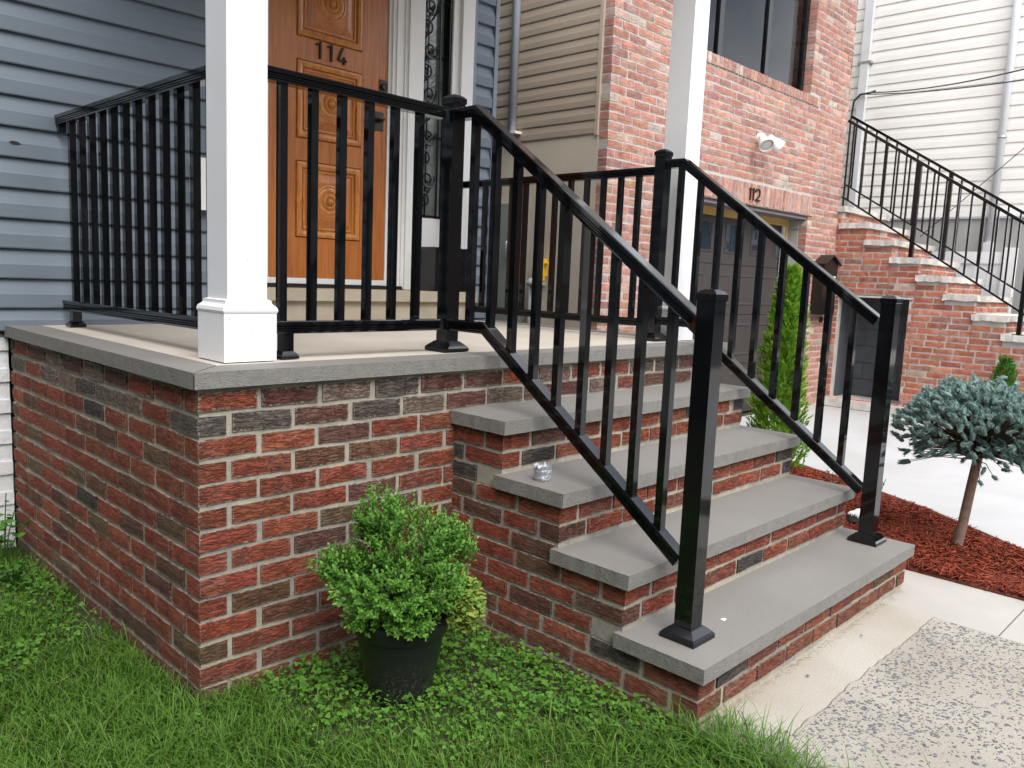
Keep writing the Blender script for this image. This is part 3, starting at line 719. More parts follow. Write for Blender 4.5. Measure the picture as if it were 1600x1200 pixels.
stair_rail(XRR, 'black stair railing on the right side of the brick steps, beside the mulch bed', 1.405, .168, 1.262, 1.165, [1.285 - i * .1205 for i in range(9)])
t = thing('porch_railing', 'black railing along the right end of the porch, facing the brick neighbour house', 'railing', (XRR, 2.2, PZ), 'porch railings')
rail('top_rail', t, [(XRR, 1.44, TR - .032), (XRR, 3.03, TR - .036)]); rail('bottom_rail', t, [(XRR, 1.44, BR - .016), (XRR, 3.0, BR - .02)], .038)
for i in range(12): baluster(t, XRR, 1.555 + i * .121, BR - .03, TR - .06)
foot(t, XRR, 2.9, PZ, BR - .05)

# ================================================================== BRICK NEIGHBOUR HOUSE (112)
nb = thing('brick_house', 'neighbouring red brick house with dark garage door under a wide window', 'house', (5, 2.8, 0))
X0, X1, YB = 2.955, 7.235, 2.80
GX0, GX1, GZ = 3.95, 6.455, 2.10                      # garage opening
WX0, WX1, WZ0, WZ1 = 4.0, 6.275, 3.305, 5.1           # window opening
cm = MB(); e = .0025
for b in ((X0 + e, YB + e, -.2, GX0 - .006, 3.06, WZ0 - e), (GX1 + .006, YB + e, -.2, X1, 3.06, WZ0 - e), (GX0 - .006, YB + e, GZ, GX1 + .006, 3.02, WZ0 - e),
          (X0 + e, YB + e, WZ0 - e, WX0 - .006, 3.06, 6.6), (WX1 + .006, YB + e, WZ0 - e, X1, 3.06, 6.6), (WX0 - .006, YB + e, WZ1, WX1 + .006, 3.06, 6.6)): cm.box(*b)
cm.build('wall_core', 'mortar2', nb)
boxo('body', 'tan_stucco', nb, (X0 + .02, 3.9, -.2, X1, 9.5, 6.6)); boxo('body_side', 'tan_stucco', nb, (X0 + .0005, 2.888, -.2, X0 + .06, 9.5, 6.6))
boxo('body_wall', 'garage_panel', nb, (X1 - .06, 3.07, -.2, X1 - .012, 3.89, 6.5)); boxo('body_floor', 'tan_stucco', nb, (X0 + .07, 3.1, 2.5, X1 - .01, 3.89, 2.7))
C2 = [(.42, (.43, .205, .152)), (.32, (.47, .25, .195)), (.14, (.37, .185, .16)), (.09, (.47, .32, .265)), (.03, (.50, .39, .33))]
bb = Bricks(nb, 'brick2', .085, .003, C2, 300)
P3, H3, L3, J3 = .0677, .055, .193, .013
for n in range(76):
    z = .02 + n * P3 + P3 / 2
    iv = [(X0, X1)]
    def cut(iv, a, b):
        out = []
        for s, t_ in iv:
            if b <= s or a >= t_: out.append((s, t_))
            else:
                if a > s: out.append((s, a))
                if b < t_: out.append((b, t_))
        return out
    if z < 2.10: iv = cut(iv, GX0, GX1)
    elif z < 2.305: iv = cut(iv, GX0 - .08, GX1 + .08)
    if 3.21 < z < 3.305: iv = cut(iv, WX0 - .3, WX1 + .25)
    elif 3.305 < z < WZ1: iv = cut(iv, WX0, WX1)
    for a, b in iv:
        fst = L3 if (n % 2 == 0) else L3 * .5
        bb.row('x', a, b, YB, z, H3, fst, L3, J3)
xx = GX0 - .06
while xx < GX1 + .07:
    bb.add((xx + .028, YB - .003, 2.203), .192, .055, 0, 1.0, None, 90); xx += .0677
xx = WX0 - .28
while xx < WX1 + .22:
    bb.add((xx + .028, YB - .012, 3.259), .086, .055, 0, 1.0, None, 90); xx += .0677
bb.finish()
# garage: lintel, block reveal, lumber frame, sectional door
boxo('lintel', 'rust_steel', nb, (GX0 - .08, YB - .006, 2.088, GX1 + .09, YB + .10, 2.099))
boxo('lintel_soffit', 'lintel_grey', nb, (GX0, YB + .012, 2.055, GX1 + .0, 3.03, 2.086))
for i in range(11):
    zz = i * .195
    boxo('block', 'grey_foundation' if i > 7 else 'dark_block', nb, (GX1 - .006 + rnd.uniform(-.002, .002), YB + .092, zz + .005, GX1 + .1, 3.05, min(zz + .19, 2.05)), .004)
boxo('lumber_head', 'raw_lumber', nb, (GX0, 3.00, 1.985, GX1 - .01, 3.045, 2.054), .002)
boxo('lumber_jamb', 'raw_lumber', nb, (GX1 - .07, 3.0, -.01, GX1 - .012, 3.045, 1.984), .002)
boxo('weather_strip', 'white_paint', nb, (GX1 - .085, 3.01, -.01, GX1 - .072, 3.04, 1.984), .002)
gd = boxo('garage_door', 'garage_panel', nb, (GX0, 3.068, -.01, GX1 - .075, 3.09, 2.0))
gz = [(-.005, .515), (.52, 1.03), (1.035, 1.53), (1.535, 1.99)]
for r, (a, b) in enumerate(gz):
    sec = boxo('door_section', 'garage_panel', gd, (GX0, 3.052, a, GX1 - .076, 3.067, b), .003)
for r, (a, b) in enumerate(gz):
    for q in range(5):
        xa = GX0 + .05 + q * .50; xb = xa + .38
        if r == 3:
            if q == 0: continue
            xw = 4.70 + (q - 1) * .515
            m = frame(MB(), xw, 1.64, xw + .27, 1.94, [(0, 3.052), (.004, 3.044), (.018, 3.044), (.022, 3.052)]); m.build('window_frame', 'garage_panel', gd)
            MB().box(xw + .02, 3.0485, 1.66, xw + .25, 3.0515, 1.92).build('window_pane', 'glass_dark', gd)
        else:
            m = frame(MB(), xa, a + .09, xb, b - .09, [(0, 3.0525), (.006, 3.046), (.022, 3.046), (.028, 3.0525)]); m.build('raised_panel', 'garage_panel', gd)
# upper window
win = boxo('window', 'curtain', nb, (WX0 + .02, 3.30, WZ0 - .3, WX1 + .3, 3.33, WZ1))
plain('sky_blue_backing', (.09, .16, .30), .8, .2, 2); win.data.materials[0] = MAT['sky_blue_backing']  # blue of the reflected sky painted on the sheet behind the panes
for b in ((WX0, 2.885, WZ0 - .004, WX1 - .002, 2.94, WZ0 + .045), (WX0, 2.885, WZ0 + .045, WX0 + .06, 2.94, WZ1), (WX1 - .062, 2.885, WZ0 + .045, WX1 - .002, 2.94, WZ1), (4.56, 2.885, WZ0 + .045, 4.63, 2.94, WZ1), (5.43, 2.885, WZ0 + .045, 5.50, 2.94, WZ1)): boxo('window_frame', 'black_iron', win, b, .004)
M = Mat('window_glass'); tr = M.n('BsdfTransparent'); tr.inputs[0].default_value = (.80, .86, .93, 1); gl = M.n('BsdfGlossy'); gl.inputs['Roughness'].default_value = .02
fr = M.n('Fresnel'); fr.inputs[0].default_value = 1.5; ms = M.n('MixShader'); M.l(fr.outputs[0], ms.inputs[0]); M.l(tr.outputs[0], ms.inputs[1]); M.l(gl.outputs[0], ms.inputs[2]); M.l(ms.outputs[0], M.nt.nodes['Material Output'].inputs[0]); MAT['window_glass'] = M.m
for a, b in ((WX0 + .06, 4.56), (4.63, 5.43), (5.50, WX1 - .062)): MB().box(a, 2.908, WZ0 + .045, b, 2.914, WZ1).build('window_pane', 'window_glass', win)
def curtain(x0, x1):
    m = MB(); n = 26; rings = []
    for i in range(n + 1):
        x = x0 + (x1 - x0) * i / n; y = 2.962 + .012 * math.sin(i * 1.7) + .004 * math.sin(i * 4.1); rings.append([(x, y, WZ0), (x, y, WZ1), (x, y + .003, WZ1), (x, y + .003, WZ0)])
    m.loft(rings); m.build('curtain', 'curtain', win, True)
curtain(4.36, 4.55); curtain(5.30, 5.42); curtain(5.85, 6.2)
# tan siding side wall
for i in range(32):
    lap_board(nb, 'siding_board', 'tan_siding', 'y', 2.925, 6.5, 2.435 + i * .1035, .1035, X0 - .001, .009)
boxo('corner_trim', 'tan_trim', nb, (X0 - .012, 2.893, 2.42, X0 + .02, 2.924, 6.2), .003)
# downspout, gas regulator, cabinet on the tan wall
ds = thing('downspout', 'round grey downspout on the tan siding beside the blue house', 'downspout', (2.92, 3.78, 2.5))
MB().tube([(2.915, 3.78, 2.51), (2.915, 3.78, 6)], .034, 16).build('pipe', 'downspout_grey', ds, True)
boxo('end_bracket', 'white_paint', ds, (2.87, 3.70, 2.495, 2.955, 3.76, 2.515), .003)
gs = thing('gas_regulator', 'yellow gas valve on grey pipe against tan wall', 'gas valve', (2.90, 3.43, 1.0))
MB().tube([(2.905, 3.44, .3), (2.905, 3.44, 1.32)], .045, 14).build('pipe', 'pipe_grey', gs, True)
MB().lathe([(.03, 0), (.075, .01), (.08, .03), (.06, .06), (.03, .075)], (2.90, 3.42, 1.25), 20).build('regulator', 'pipe_grey', gs, True)
m = MB().box(2.87, 3.33, 1.34, 2.94, 3.385, 1.48).bevel(.012, 2); m.tube([(2.905, 3.36, 1.30), (2.905, 3.36, 1.35)], .028, 10); m.tube([(2.905, 3.33, 1.44), (2.905, 3.29, 1.44)], .014, 10); m.build('valve', 'yellow_paint', gs)
cb = thing('utility_cabinet', 'tall grey-green metal cabinet against the tan wall behind the porch railing', 'cabinet', (2.9, 3.8, 0))
boxo('door', 'cabinet_grey', cb, (2.885, 3.68, .3, 2.955, 3.93, 1.93), .004)
MB().tube([(2.884, 3.74, 1.62), (2.862, 3.74, 1.61), (2.858, 3.74, 1.54), (2.862, 3.74, 1.47), (2.884, 3.74, 1.46)], .007).build('handle', 'steel', cb, True)
boxo('pale_strip', 'downspout_white', cb, (2.93, 3.60, .3, 2.955, 3.66, 1.98), .003)
# flood light with two heads
fl = thing('flood_light', 'white twin-head flood light on the brick wall above number 112', 'light', (5.24, 2.8, 2.7))
MB().lathe([(.055, 0), (.055, .022), (.04, .03), (.03, .045), (.003, .046)], (5.27, YB, 2.72), 20, 'y').build('base', 'white_paint', fl, 'auto')
def head(c, d, s=1.0):
    m = MB(); d = Vector(d).normalized(); a = d.orthogonal().normalized(); b = d.cross(a); c = Vector(c)
    rg = [[c + d * h + (a * math.cos(2 * math.pi * k / 24) + b * math.sin(2 * math.pi * k / 24)) * r for k in range(24)] for r, h in ((.022, -.10), (.036, -.095), (.038, -.05), (.058, .0), (.066, .03), (.070, .035), (.070, .05), (.062, .05), (.058, .036))]
    m.loft(rg, caps=False); m.poly(rg[0][::-1]); o = m.build('lamp_head', 'white_paint', fl, 'auto')
    m = MB(); m.loft([[c + d * h + (a * math.cos(2 * math.pi * k / 24) + b * math.sin(2 * math.pi * k / 24)) * r for k in range(24)] for r, h in ((.059, .036), (.045, .041), (.02, .044), (.002, .045))]); m.build('lamp_lens', 'lamp_glass', o, True)
head((5.13, 2.66, 2.655), (-.42, -.62, -.66)); head((5.36, 2.67, 2.675), (.6, -.5, -.6))
m = MB(); m.tube([(5.25, YB - .03, 2.73), (5.19, 2.72, 2.72), (5.165, 2.70, 2.70)], .013); m.tube([(5.29, YB - .03, 2.73), (5.33, 2.72, 2.72), (5.34, 2.71, 2.71)], .013); m.build('arm', 'white_paint', fl, True)
strokes('house_number', 'dark_metal', nb, [[(5.172, 2.142), (5.172, 2.258)], [(5.172, 2.256), (5.150, 2.243)]], .0115, YB - .005, .012)
strokes('house_number', 'dark_metal', nb, [[(5.232, 2.142), (5.232, 2.258)], [(5.232, 2.256), (5.210, 2.243)]], .0115, YB - .005, .012)
two = [(5.268 + .046 * (1 - math.cos(a)) , 2.222 + .034 * math.sin(a)) for a in [i * .33 for i in range(0, 9)]] + [(5.352, 2.20), (5.325, 2.178), (5.285, 2.152)]
strokes('house_number', 'dark_metal', nb, [two, [(5.272, 2.150), (5.368, 2.150)]], .0115, YB - .005, .012)
# mailbox on the pier beside the garage
mb = thing('pier_mailbox', 'dark brown gabled mailbox on the brick pier beside the garage', 'mailbox', (6.87, 2.73, 1.04))
m = MB(); m.prism([(6.70, 1.05), (7.05, 1.05), (7.05, 1.60), (6.875, 1.68), (6.70, 1.60)], lambda u, v, t_: (u, t_, v), 2.675, 2.795); m.bevel(.004); m.build('body', 'copper_brown', mb)
m = MB(); m.prism([(6.665, 1.592), (6.875, 1.690), (7.085, 1.592), (7.085, 1.604), (6.875, 1.705), (6.665, 1.604)], lambda u, v, t_: (u, t_, v), 2.645, 2.797); m.build('roof', 'copper_brown', mb)
boxo('flap', 'copper_brown', mb, (6.72, 2.655, 1.385, 7.03, 2.672, 1.43), .003); boxo('name_plate', 'white_paint', mb, (6.73, 2.669, 1.435, 7.0, 2.6745, 1.475))
MB().lathe([(.010, 0), (.010, .006), (.002, .008)], (6.875, 2.675, 1.2), 12, 'y').build('lock', 'steel', mb)
m = MB().lathe([(.03, 0), (.03, .02), (.022, .026), (.002, .026)], (6.99, YB - .001, .985), 16, 'y'); m.build('wall_vent', 'black_iron', nb)

# stairs of the brick house
st = thing('brick_stairs', 'tall red brick stairs with rough pale stone treads beside the garage', 'stairs', (7.9, 1.2, 0))
SX0, SX1 = 7.225, 8.52; s0y, s0z, sd_, sr_ = 2.72, 2.264, .2888, .187
tz = [(s0y - .2888 * k, s0z - .187 * k) for k in range(13)]
RY0, RY1, RZ0, RZ1 = 1.94, 2.705, .10, 1.255           # recess
sc = MB()
for k, (y, z) in enumerate(tz):
    if z < .02: break
    zb = z - .063; ya = y + .03; yb_ = (tz[k - 1][0] + .042) if k else 3.4
    for a, b in ((ya + .0025, min(yb_, RY0)), (max(ya + .0025, RY1), yb_)):
        if b > a: sc.box(SX0 + .0025, a, -.2, SX1 - .011, b, zb)
    a, b = max(ya + .0025, RY0), min(yb_, RY1)
    if b > a: sc.box(SX0 + .0025, a, RZ1 + .03, SX1 - .011, b, zb); sc.box(7.72, a, -.2, SX1 - .011, b, RZ1 + .03)
sc.build('wall_core', 'mortar2', st)
bt = Bricks(st, 'brick2', .085, .003, [(.40, (.42, .145, .085)), (.25, (.46, .185, .12)), (.2, (.37, .12, .08)), (.1, (.34, .16, .13)), (.05, (.52, .38, .31))], 300)
for n in range(34):
    z = 2.175 - n * .0655
    if z < 0: break
    ys = None
    for k, (y, zt) in enumerate(tz):
        if z + H3 / 2 < zt - .07: ys = y + .03
    if ys is None: continue
    odd = n % 2
    segs = [(ys, 3.0)] if not (RZ0 < z < RZ1 + .02) else [(ys, RY0), (RY1, 2.79)]
    for a, b in segs:
        if b - a > .03: bt.row('y', a, min(b, 2.795), SX0, z, .053, L3 if odd else L3 * .5, L3, J3)
for k, (y, zt) in enumerate(tz[:9]):
    for r in range(2):
        z = zt - .063 - .004 - r * .058 - .024
        bt.row('x', SX0 + .09, SX1, y + .03, z, .046, .1, .1 if r else .193, .012)
bt.finish()
for k, (y, z) in enumerate(tz):
    if z < .1: break
    m = MB().box(SX0 - .035, y, z - .062, SX1 + .03, y + .33, z); m.bevel(.006)
    bmesh.ops.subdivide_edges(m.bm, edges=[e_ for e_ in m.bm.edges if e_.calc_length() > .15], cuts=8, use_grid_fill=True)
    for v in m.bm.verts:
        if v.co.z < z - .012: v.co += Vector((rnd.uniform(-.009, .009), rnd.uniform(-.009, .009), rnd.uniform(-.006, .006)))
        else: v.co += Vector((rnd.uniform(-.003, .003), rnd.uniform(-.003, .003), 0))
    m.build('stone_tread', 'pale_stone', st)
boxo('recess_lintel', 'pale_stone', st, (SX0 - .006, RY0 - .03, RZ1 + .002, SX0 + .3, 2.79, RZ1 + .022), .003)
boxo('recess_sill', 'pale_stone', st, (SX0 - .05, RY0 - .06, 0, 7.71, 2.79, RZ0 - .005), .01)
bw_ = boxo('recess_back', 'block_mortar', st, (7.70, RY0, RZ0, 7.719, RY1, RZ1))
for r in range(6):
    zz = RZ0 + r * .197; y = RY0 - (.2 if r % 2 else 0)
    while y < RY1:
        a, b = max(y, RY0) + .004, min(y + .39, RY1) - .004
        if b - a > .03: boxo('block', 'dark_block', bw_, (7.688 + rnd.uniform(-.002, .002), a, zz + .005, 7.702, b, min(zz + .190, RZ1 - .001)), .003)
        y += .4
boxo('recess_side', 'dark_block', st, (SX0 + .1, RY1 - .006, RZ0, 7.69, RY1 - .001, RZ1))
# its two black railings
def far_rail(X, label, ya, za, sl, y_end, posts):
    t_ = thing('iron_stair_railing', label, 'railing', (X, 1.8, 1.5), 'railings of the brick house stairs')
    zt = lambda y: za - (ya - y) * sl
    flat = [(-.02, 0), (.02, 0), (.02, .03), (-.02, .03)]; thin = [(-.014, 0), (.014, 0), (.014, .018), (-.014, .018)]
    rail('top_rail', t_, [(X, ya, zt(ya)), (X, y_end, zt(y_end))], .03, 'black_iron', flat)
    rail('bottom_rail', t_, [(X, ya, zt(ya) - .84), (X, y_end, zt(y_end) - .84)], .018, 'black_iron', thin)
    y = ya - .06
    while y > y_end:
        if min(abs(y - p) for p, _ in posts) > .05: baluster(t_, X, y, zt(y) - .85, zt(y) - .02, .0085, 'black_iron')
        y -= .128
    for p, zb in posts:
        boxo('post', 'black_iron', t_, (X - .021, p - .021, zb, X + .021, p + .021, zt(p) - .015), .002)
        boxo('post_flange', 'black_iron', t_, (X - .05, p - .05, zb, X + .05, p + .05, zb + .008), .002)
far_rail(7.30, 'nearer black iron railing on the left edge of the tall brick stairs', 2.80, 3.225, .628, -.4, [(2.0, tz[3][1]), (.90, tz[7][1]), (-.3, tz[11][1])])
far_rail(8.45, 'farther black iron railing on the right edge of the tall brick stairs', 3.25, 3.50, .612, -.4, [(2.03, tz[3][1]), (.95, tz[7][1]), (-.3, tz[11][1])])

# ================================================================== WHITE HOUSE BEYOND
wh = thing('white_house', 'tall house wall of off-white lap siding beyond the brick stairs', 'house', (9.4, 3, 0))
boxo('foundation', 'grey_foundation', wh, (9.33, 1.22, -.2, 16, 12, 2.29))
boxo('body', 'white_siding', wh, (9.36, 1.22, 2.29, 16, 12, 7.4))
for i in range(32): lap_board(wh, 'siding_board', 'white_siding', 'y', 1.22, 8, 2.30 + i * .1455, .1455, 9.335, .012, False)
boxo('sill_flashing', 'downspout_grey', wh, (9.305, 1.22, 2.275, 9.33, 8, 2.298))
d1 = thing('downspout', 'square white downspout near the edge of the brick house', 'downspout', (9.25, 3.5, 1.5))
boxo('pipe', 'downspout_white', d1, (9.24, 3.445, 1.5, 9.318, 3.55, 7), .006)
boxo('strap', 'steel', d1, (9.235, 3.41, 4.33, 9.318, 3.585, 4.36), .002)
d2 = thing('downspout', 'round pale downspout on white siding at the far right', 'downspout', (9.27, 1.76, 1.85))
MB().tube([(9.27, 1.765, 1.75), (9.27, 1.76, 7)], .045, 16).build('pipe', 'downspout_white', d2, True)
MB().tube([(9.27, 1.761, 3.22), (9.27, 1.761, 3.245)], .052, 16).build('strap', 'steel', d2, True)
boxo('base_boot', 'downspout_white', d2, (9.21, 1.71, 1.55, 9.325, 1.815, 1.98), .006)
def cable(name, label, a, b, sag, rr=.007):
    a, b = Vector(a), Vector(b); o = MB().tube([a + (b - a) * t_ + Vector((0, 0, -sag * 4 * t_ * (1 - t_))) for t_ in [k / 24 for k in range(25)]], rr, 6).build(name, 'cable', None, True)
    return tag(o, label, 'cable', 'cables on the white house')
cable('overhead_cable', 'upper thin black cable spanning before the white siding', (9.22, 3.42, 3.94), (5.68, -.07, 3.30), .10)
cable('overhead_cable', 'lower thin black cable spanning before the white siding', (9.22, 3.42, 3.92), (5.67, -.09, 3.12), .06, .006)
cable('wall_cable', 'thin black wire running diagonally behind the iron railings', (9.20, 1.35, 3.22), (9.2, 2.55, 2.05), .0, .005)
o = MB().tube([(9.225, 3.60, 2.0), (9.225, 3.60, 3.6), (9.22, 3.58, 3.85), (9.22, 3.50, 3.93), (9.21, 3.40, 3.925), (9.21, 3.30, 3.95)], .013, 8).build('wall_cable', 'cable', None, True); tag(o, 'black service cable rising beside the square downspout', 'cable')
# white vinyl fence
fc = thing('vinyl_fence', 'white vinyl fence panel behind the tall brick stairs', 'fence', (8.9, 2.0, 0))
boxo('top_board', 'white_vinyl', fc, (8.87, 1.50, 1.71, 8.93, 3.2, 1.85), .004)
for i in range(11): boxo('picket', 'white_vinyl', fc, (8.885, 1.50 + i * .155, .1, 8.912, 1.652 + i * .155, 1.708), .003)
boxo('post', 'white_vinyl', fc, (8.84, 1.37, 0, 8.96, 1.495, 1.90), .004)
boxo('post', 'white_vinyl', fc, (8.70, .9, 0, 8.82, 1.02, 1.90), .004)

# ================================================================== PLANTS
def leaf_soup(name, base, dirs, nrm, L, Wd, mat, parent=None, rn=None, tip=0.25, cup=.15, blunt=.5, kind=None):
    """hexagon leaves: 6 verts, 2 quads each. arrays (n,3)"""
    n = len(base); d = dirs / np.linalg.norm(dirs, axis=1, keepdims=True)
    s = np.cross(d, nrm); s /= (np.linalg.norm(s, axis=1, keepdims=True) + 1e-9); up = np.cross(s, d)
    L = np.asarray(L).reshape(-1, 1) * np.ones((n, 1)); Wd = np.asarray(Wd).reshape(-1, 1) * np.ones((n, 1))
    q = [base, base + d * L * .32 + s * Wd * .5 + up * L * cup * .5, base + d * L * (.5 + .25 * blunt) + s * Wd * .42 + up * L * cup * .5, base + d * L,
         base + d * L * (.5 + .25 * blunt) - s * Wd * .42 + up * L * cup * .5, base + d * L * .32 - s * Wd * .5 + up * L * cup * .5]
    V = np.stack(q, 1).reshape(-1, 3); o = np.arange(n)[:, None] * 6
    F = np.concatenate([o + np.array([[0, 1, 2, 3]]), o + np.array([[0, 3, 4, 5]])], 0)
    rn = NR.random(n) if rn is None else rn
    at = {'rnd': np.repeat(rn, 6), 'tip': np.tile(np.array([0, 0, .5, 1, .5, 0]) * tip, n)}
    if parent is not None: V = V - np.array(WORIG[parent.name])
    ob = soup(name, V, F, mat, parent, at)
    if kind: ob['kind'] = kind
    return ob
def inside_stoop(x, y): return ((x > XL + bi - .012) & (y > YP + bi - .012)) | ((x > .008) & (y > .014)) | (x > .05)
def unit(n):
    v = NR.normal(size=(n, 3)); return v / np.linalg.norm(v, axis=1, keepdims=True)
def vnoise(x, y, s, seed=0):
    r = np.random.default_rng(seed); t_ = np.zeros_like(x)
    for k in range(7):
        a = r.random() * 6.28; fq = s * (.6 + r.random() * 1.3); t_ += np.sin((x * np.cos(a) + y * np.sin(a)) * fq + r.random() * 6.28)
    return t_ / 7 ** .5
# ---- lawn grass
def clover_density(x, y):
    d = np.zeros_like(x)
    # along the stair side and the front wall round the pot
    a = np.exp(-((np.minimum(np.abs(x - .02), 9)) / .36) ** 2) * (y > .0) * (y < 1.2)
    b = np.exp(-((1.15 - y) / .38) ** 2) * (x > -.85) * (x < .1)
    c_ = np.exp(-(((x + .38) / .42) ** 2 + ((y - .52) / .34) ** 2))
    d = np.clip(a + b + c_, 0, 1)
    d = np.clip(d * 1.5 + vnoise(x, y, 9, 3) * .25 - .15, 0, 1) / (1 + np.exp(-((x * .715 + y * .699) - .01 + .04 * vnoise(x, y, 14, 21)) / .035))
    patch = np.clip(vnoise(x, y, 9, 8) - .55, 0, 1) * .75 * (y < 2.2)
    e_ = np.exp(-(((x + 1.12) / .12) ** 2 + ((y - 2.35) / .3) ** 2)) * .8
    return np.clip(d + patch + e_, 0, 1)
n = 150000
gx = NR.uniform(-2.0, .32, n); gy = NR.uniform(-.75, 3.15, n)
bare = np.exp(-(((gx + 1.06) / .10) ** 2 + ((gy - 1.98) / .22) ** 2)) * 1.1
keep = ~(inside_stoop(gx, gy) & ~((gx < .15 - .2 * np.abs(gy + .12)) & (gy < -.01) & (NR.random(n) < .6)))
keep &= NR.random(n) > clover_density(gx, gy) * .93
keep &= NR.random(n) > bare
keep &= ~((gy > 2.35) & (NR.random(n) < .6))
gx, gy = gx[keep], gy[keep]; n = len(gx)
thick = vnoise(gx, gy, 5, 1) * .5 + .5
hgt = (.020 + .034 * NR.random(n) ** 1.3 + .016 * np.clip(thick, 0, 1)); hgt *= np.where(NR.random(n) < .07, 1.7, 1.0)
near = np.exp(-((gx - .06) / .16) ** 2) * (gy < .12); hgt *= 1 + .75 * near
az = NR.uniform(0, 6.28, n) * .9 + vnoise(gx, gy, 6, 12) * 1.2; lean = np.abs(NR.normal(0, .75, n)) + .2 + .25 * near
dx, dy = np.cos(az), np.sin(az); wd = NR.uniform(.0008, .0024, n)
tw = NR.uniform(-.7, .7, n); qx, qy = -dy * np.cos(tw) - dx * np.sin(tw), -dy * np.sin(tw) + dx * np.cos(tw)
Z0 = -.03
def P3d(f, lf, sgn, wf): return np.stack([gx + dx * hgt * lean * lf + sgn * qx * wd * wf, gy + dy * hgt * lean * lf + sgn * qy * wd * wf, Z0 + hgt * f], 1)
q = [P3d(0, 0, -1, 1), P3d(0, 0, 1, 1), P3d(.45, .16, 1, 1), P3d(.45, .16, -1, 1), P3d(.78, .5, 1, .8), P3d(.78, .5, -1, .8), P3d(.92, 1.0, 1, .12), P3d(.92, 1.0, -1, .12)]
V = np.stack(q, 1).reshape(-1, 3); o_ = np.arange(n)[:, None] * 8
F = np.concatenate([o_ + np.array([[0, 1, 2, 3]]), o_ + np.array([[3, 2, 4, 5]]), o_ + np.array([[5, 4, 6, 7]])], 0)
rn = np.clip(NR.random(n) * .75 + .35 * vnoise(gx, gy, 3, 6) * .5 + .1, 0, 1)
yel = (NR.random(n) < .05) * 1.0
g = soup('lawn_grass', V, F, 'grass_blade', None, {'rnd': np.repeat(rn, 8), 'tip': np.tile(np.array([0, 0, .1, .1, .35, .35, .8, .8]), n) + np.repeat(yel, 8) * .8}, True)
tag(g, 'green lawn grass growing at the foot of the brick stoop', 'grass', kind='stuff')
n = 1500; sx_ = NR.uniform(-2.0, 0, n); sy_ = NR.uniform(-.7, 3.0, n); kp = ~inside_stoop(sx_, sy_); sx_, sy_ = sx_[kp], sy_[kp]; n = len(sx_); az = NR.uniform(0, 6.28, n)
dg = thing('dead_grass', 'dry straw-coloured blades among the lawn grass', 'grass', (-1, 1, 0)); dg['kind'] = 'stuff'
def needle_soup(name, P0, ax, L, wdt, mat, parent, rn, tipv=.5):
    n = len(P0); d = ax / np.linalg.norm(ax, axis=1, keepdims=True); s = np.cross(d, unit(n)); s /= np.linalg.norm(s, axis=1, keepdims=True)
    L = np.asarray(L).reshape(-1, 1); V = np.stack([P0 - s * wdt, P0 + s * wdt, P0 + d * L + s * wdt * .35, P0 + d * L - s * wdt * .35], 1).reshape(-1, 3) - np.array(WORIG[parent.name])
    F = np.arange(n * 4).reshape(n, 4)
    o = soup(name, V, F, mat, parent, {'rnd': np.repeat(rn, 4), 'tip': np.tile([0, 0, tipv, tipv], n)}); o['kind'] = 'stuff'; return o
needle_soup('blades', np.stack([sx_, sy_, Z0 + NR.uniform(.01, .035, n)], 1), np.stack([np.cos(az), np.sin(az), NR.normal(.35, .3, n)], 1), NR.uniform(.02, .065, n), .0009, 'straw', dg, NR.random(n), 0)
# ---- clover
def clover(name, cx, cy, hz, size, mat, rn=None):
    n = len(cx); base = np.stack([cx, cy, hz], 1); tilt = NR.normal(0, .38, (n, 2)); nrm = np.stack([tilt[:, 0], tilt[:, 1], np.ones(n)], 1); nrm /= np.linalg.norm(nrm, axis=1, keepdims=True)
    a0 = NR.uniform(0, 6.28, n); B, DD, NN, S, RR = [], [], [], [], []
    r_ = NR.random(n) if rn is None else rn
    for k in range(3):
        a = a0 + k * 2.094; d = np.stack([np.cos(a), np.sin(a), -(nrm[:, 0] * np.cos(a) + nrm[:, 1] * np.sin(a)) / nrm[:, 2]], 1)
        B.append(base); DD.append(d); NN.append(nrm); S.append(size); RR.append(r_)
    return np.concatenate(B), np.concatenate(DD), np.concatenate(NN), np.concatenate(S), np.concatenate(RR)
n = 52000
cx = NR.uniform(-2.1, .05, n); cy = NR.uniform(-.6, 3.1, n)
den = clover_density(cx, cy)
keep = (~inside_stoop(cx, cy)) & (NR.random(n) < den); cx, cy, den = cx[keep], cy[keep], den[keep]
pr = (cx + .492) ** 2 + (cy - .812) ** 2; k2 = pr > .102 ** 2; cx, cy, den = cx[k2], cy[k2], den[k2]
n = len(cx); hz = Z0 + .015 + .055 * NR.random(n) * np.clip(den * 1.3, .4, 1)
B, DD, NN, S, RR = clover('c', cx, cy, hz, np.clip(NR.lognormal(math.log(.0078), .28, n), .004, .014), 'clover_leaf')
tag(leaf_soup('clover', B, DD, NN, S, S * .98, 'clover_leaf', None, RR, .3, .12, 1.0), 'bright green clover carpet around the black plant pot', 'clover', kind='stuff')
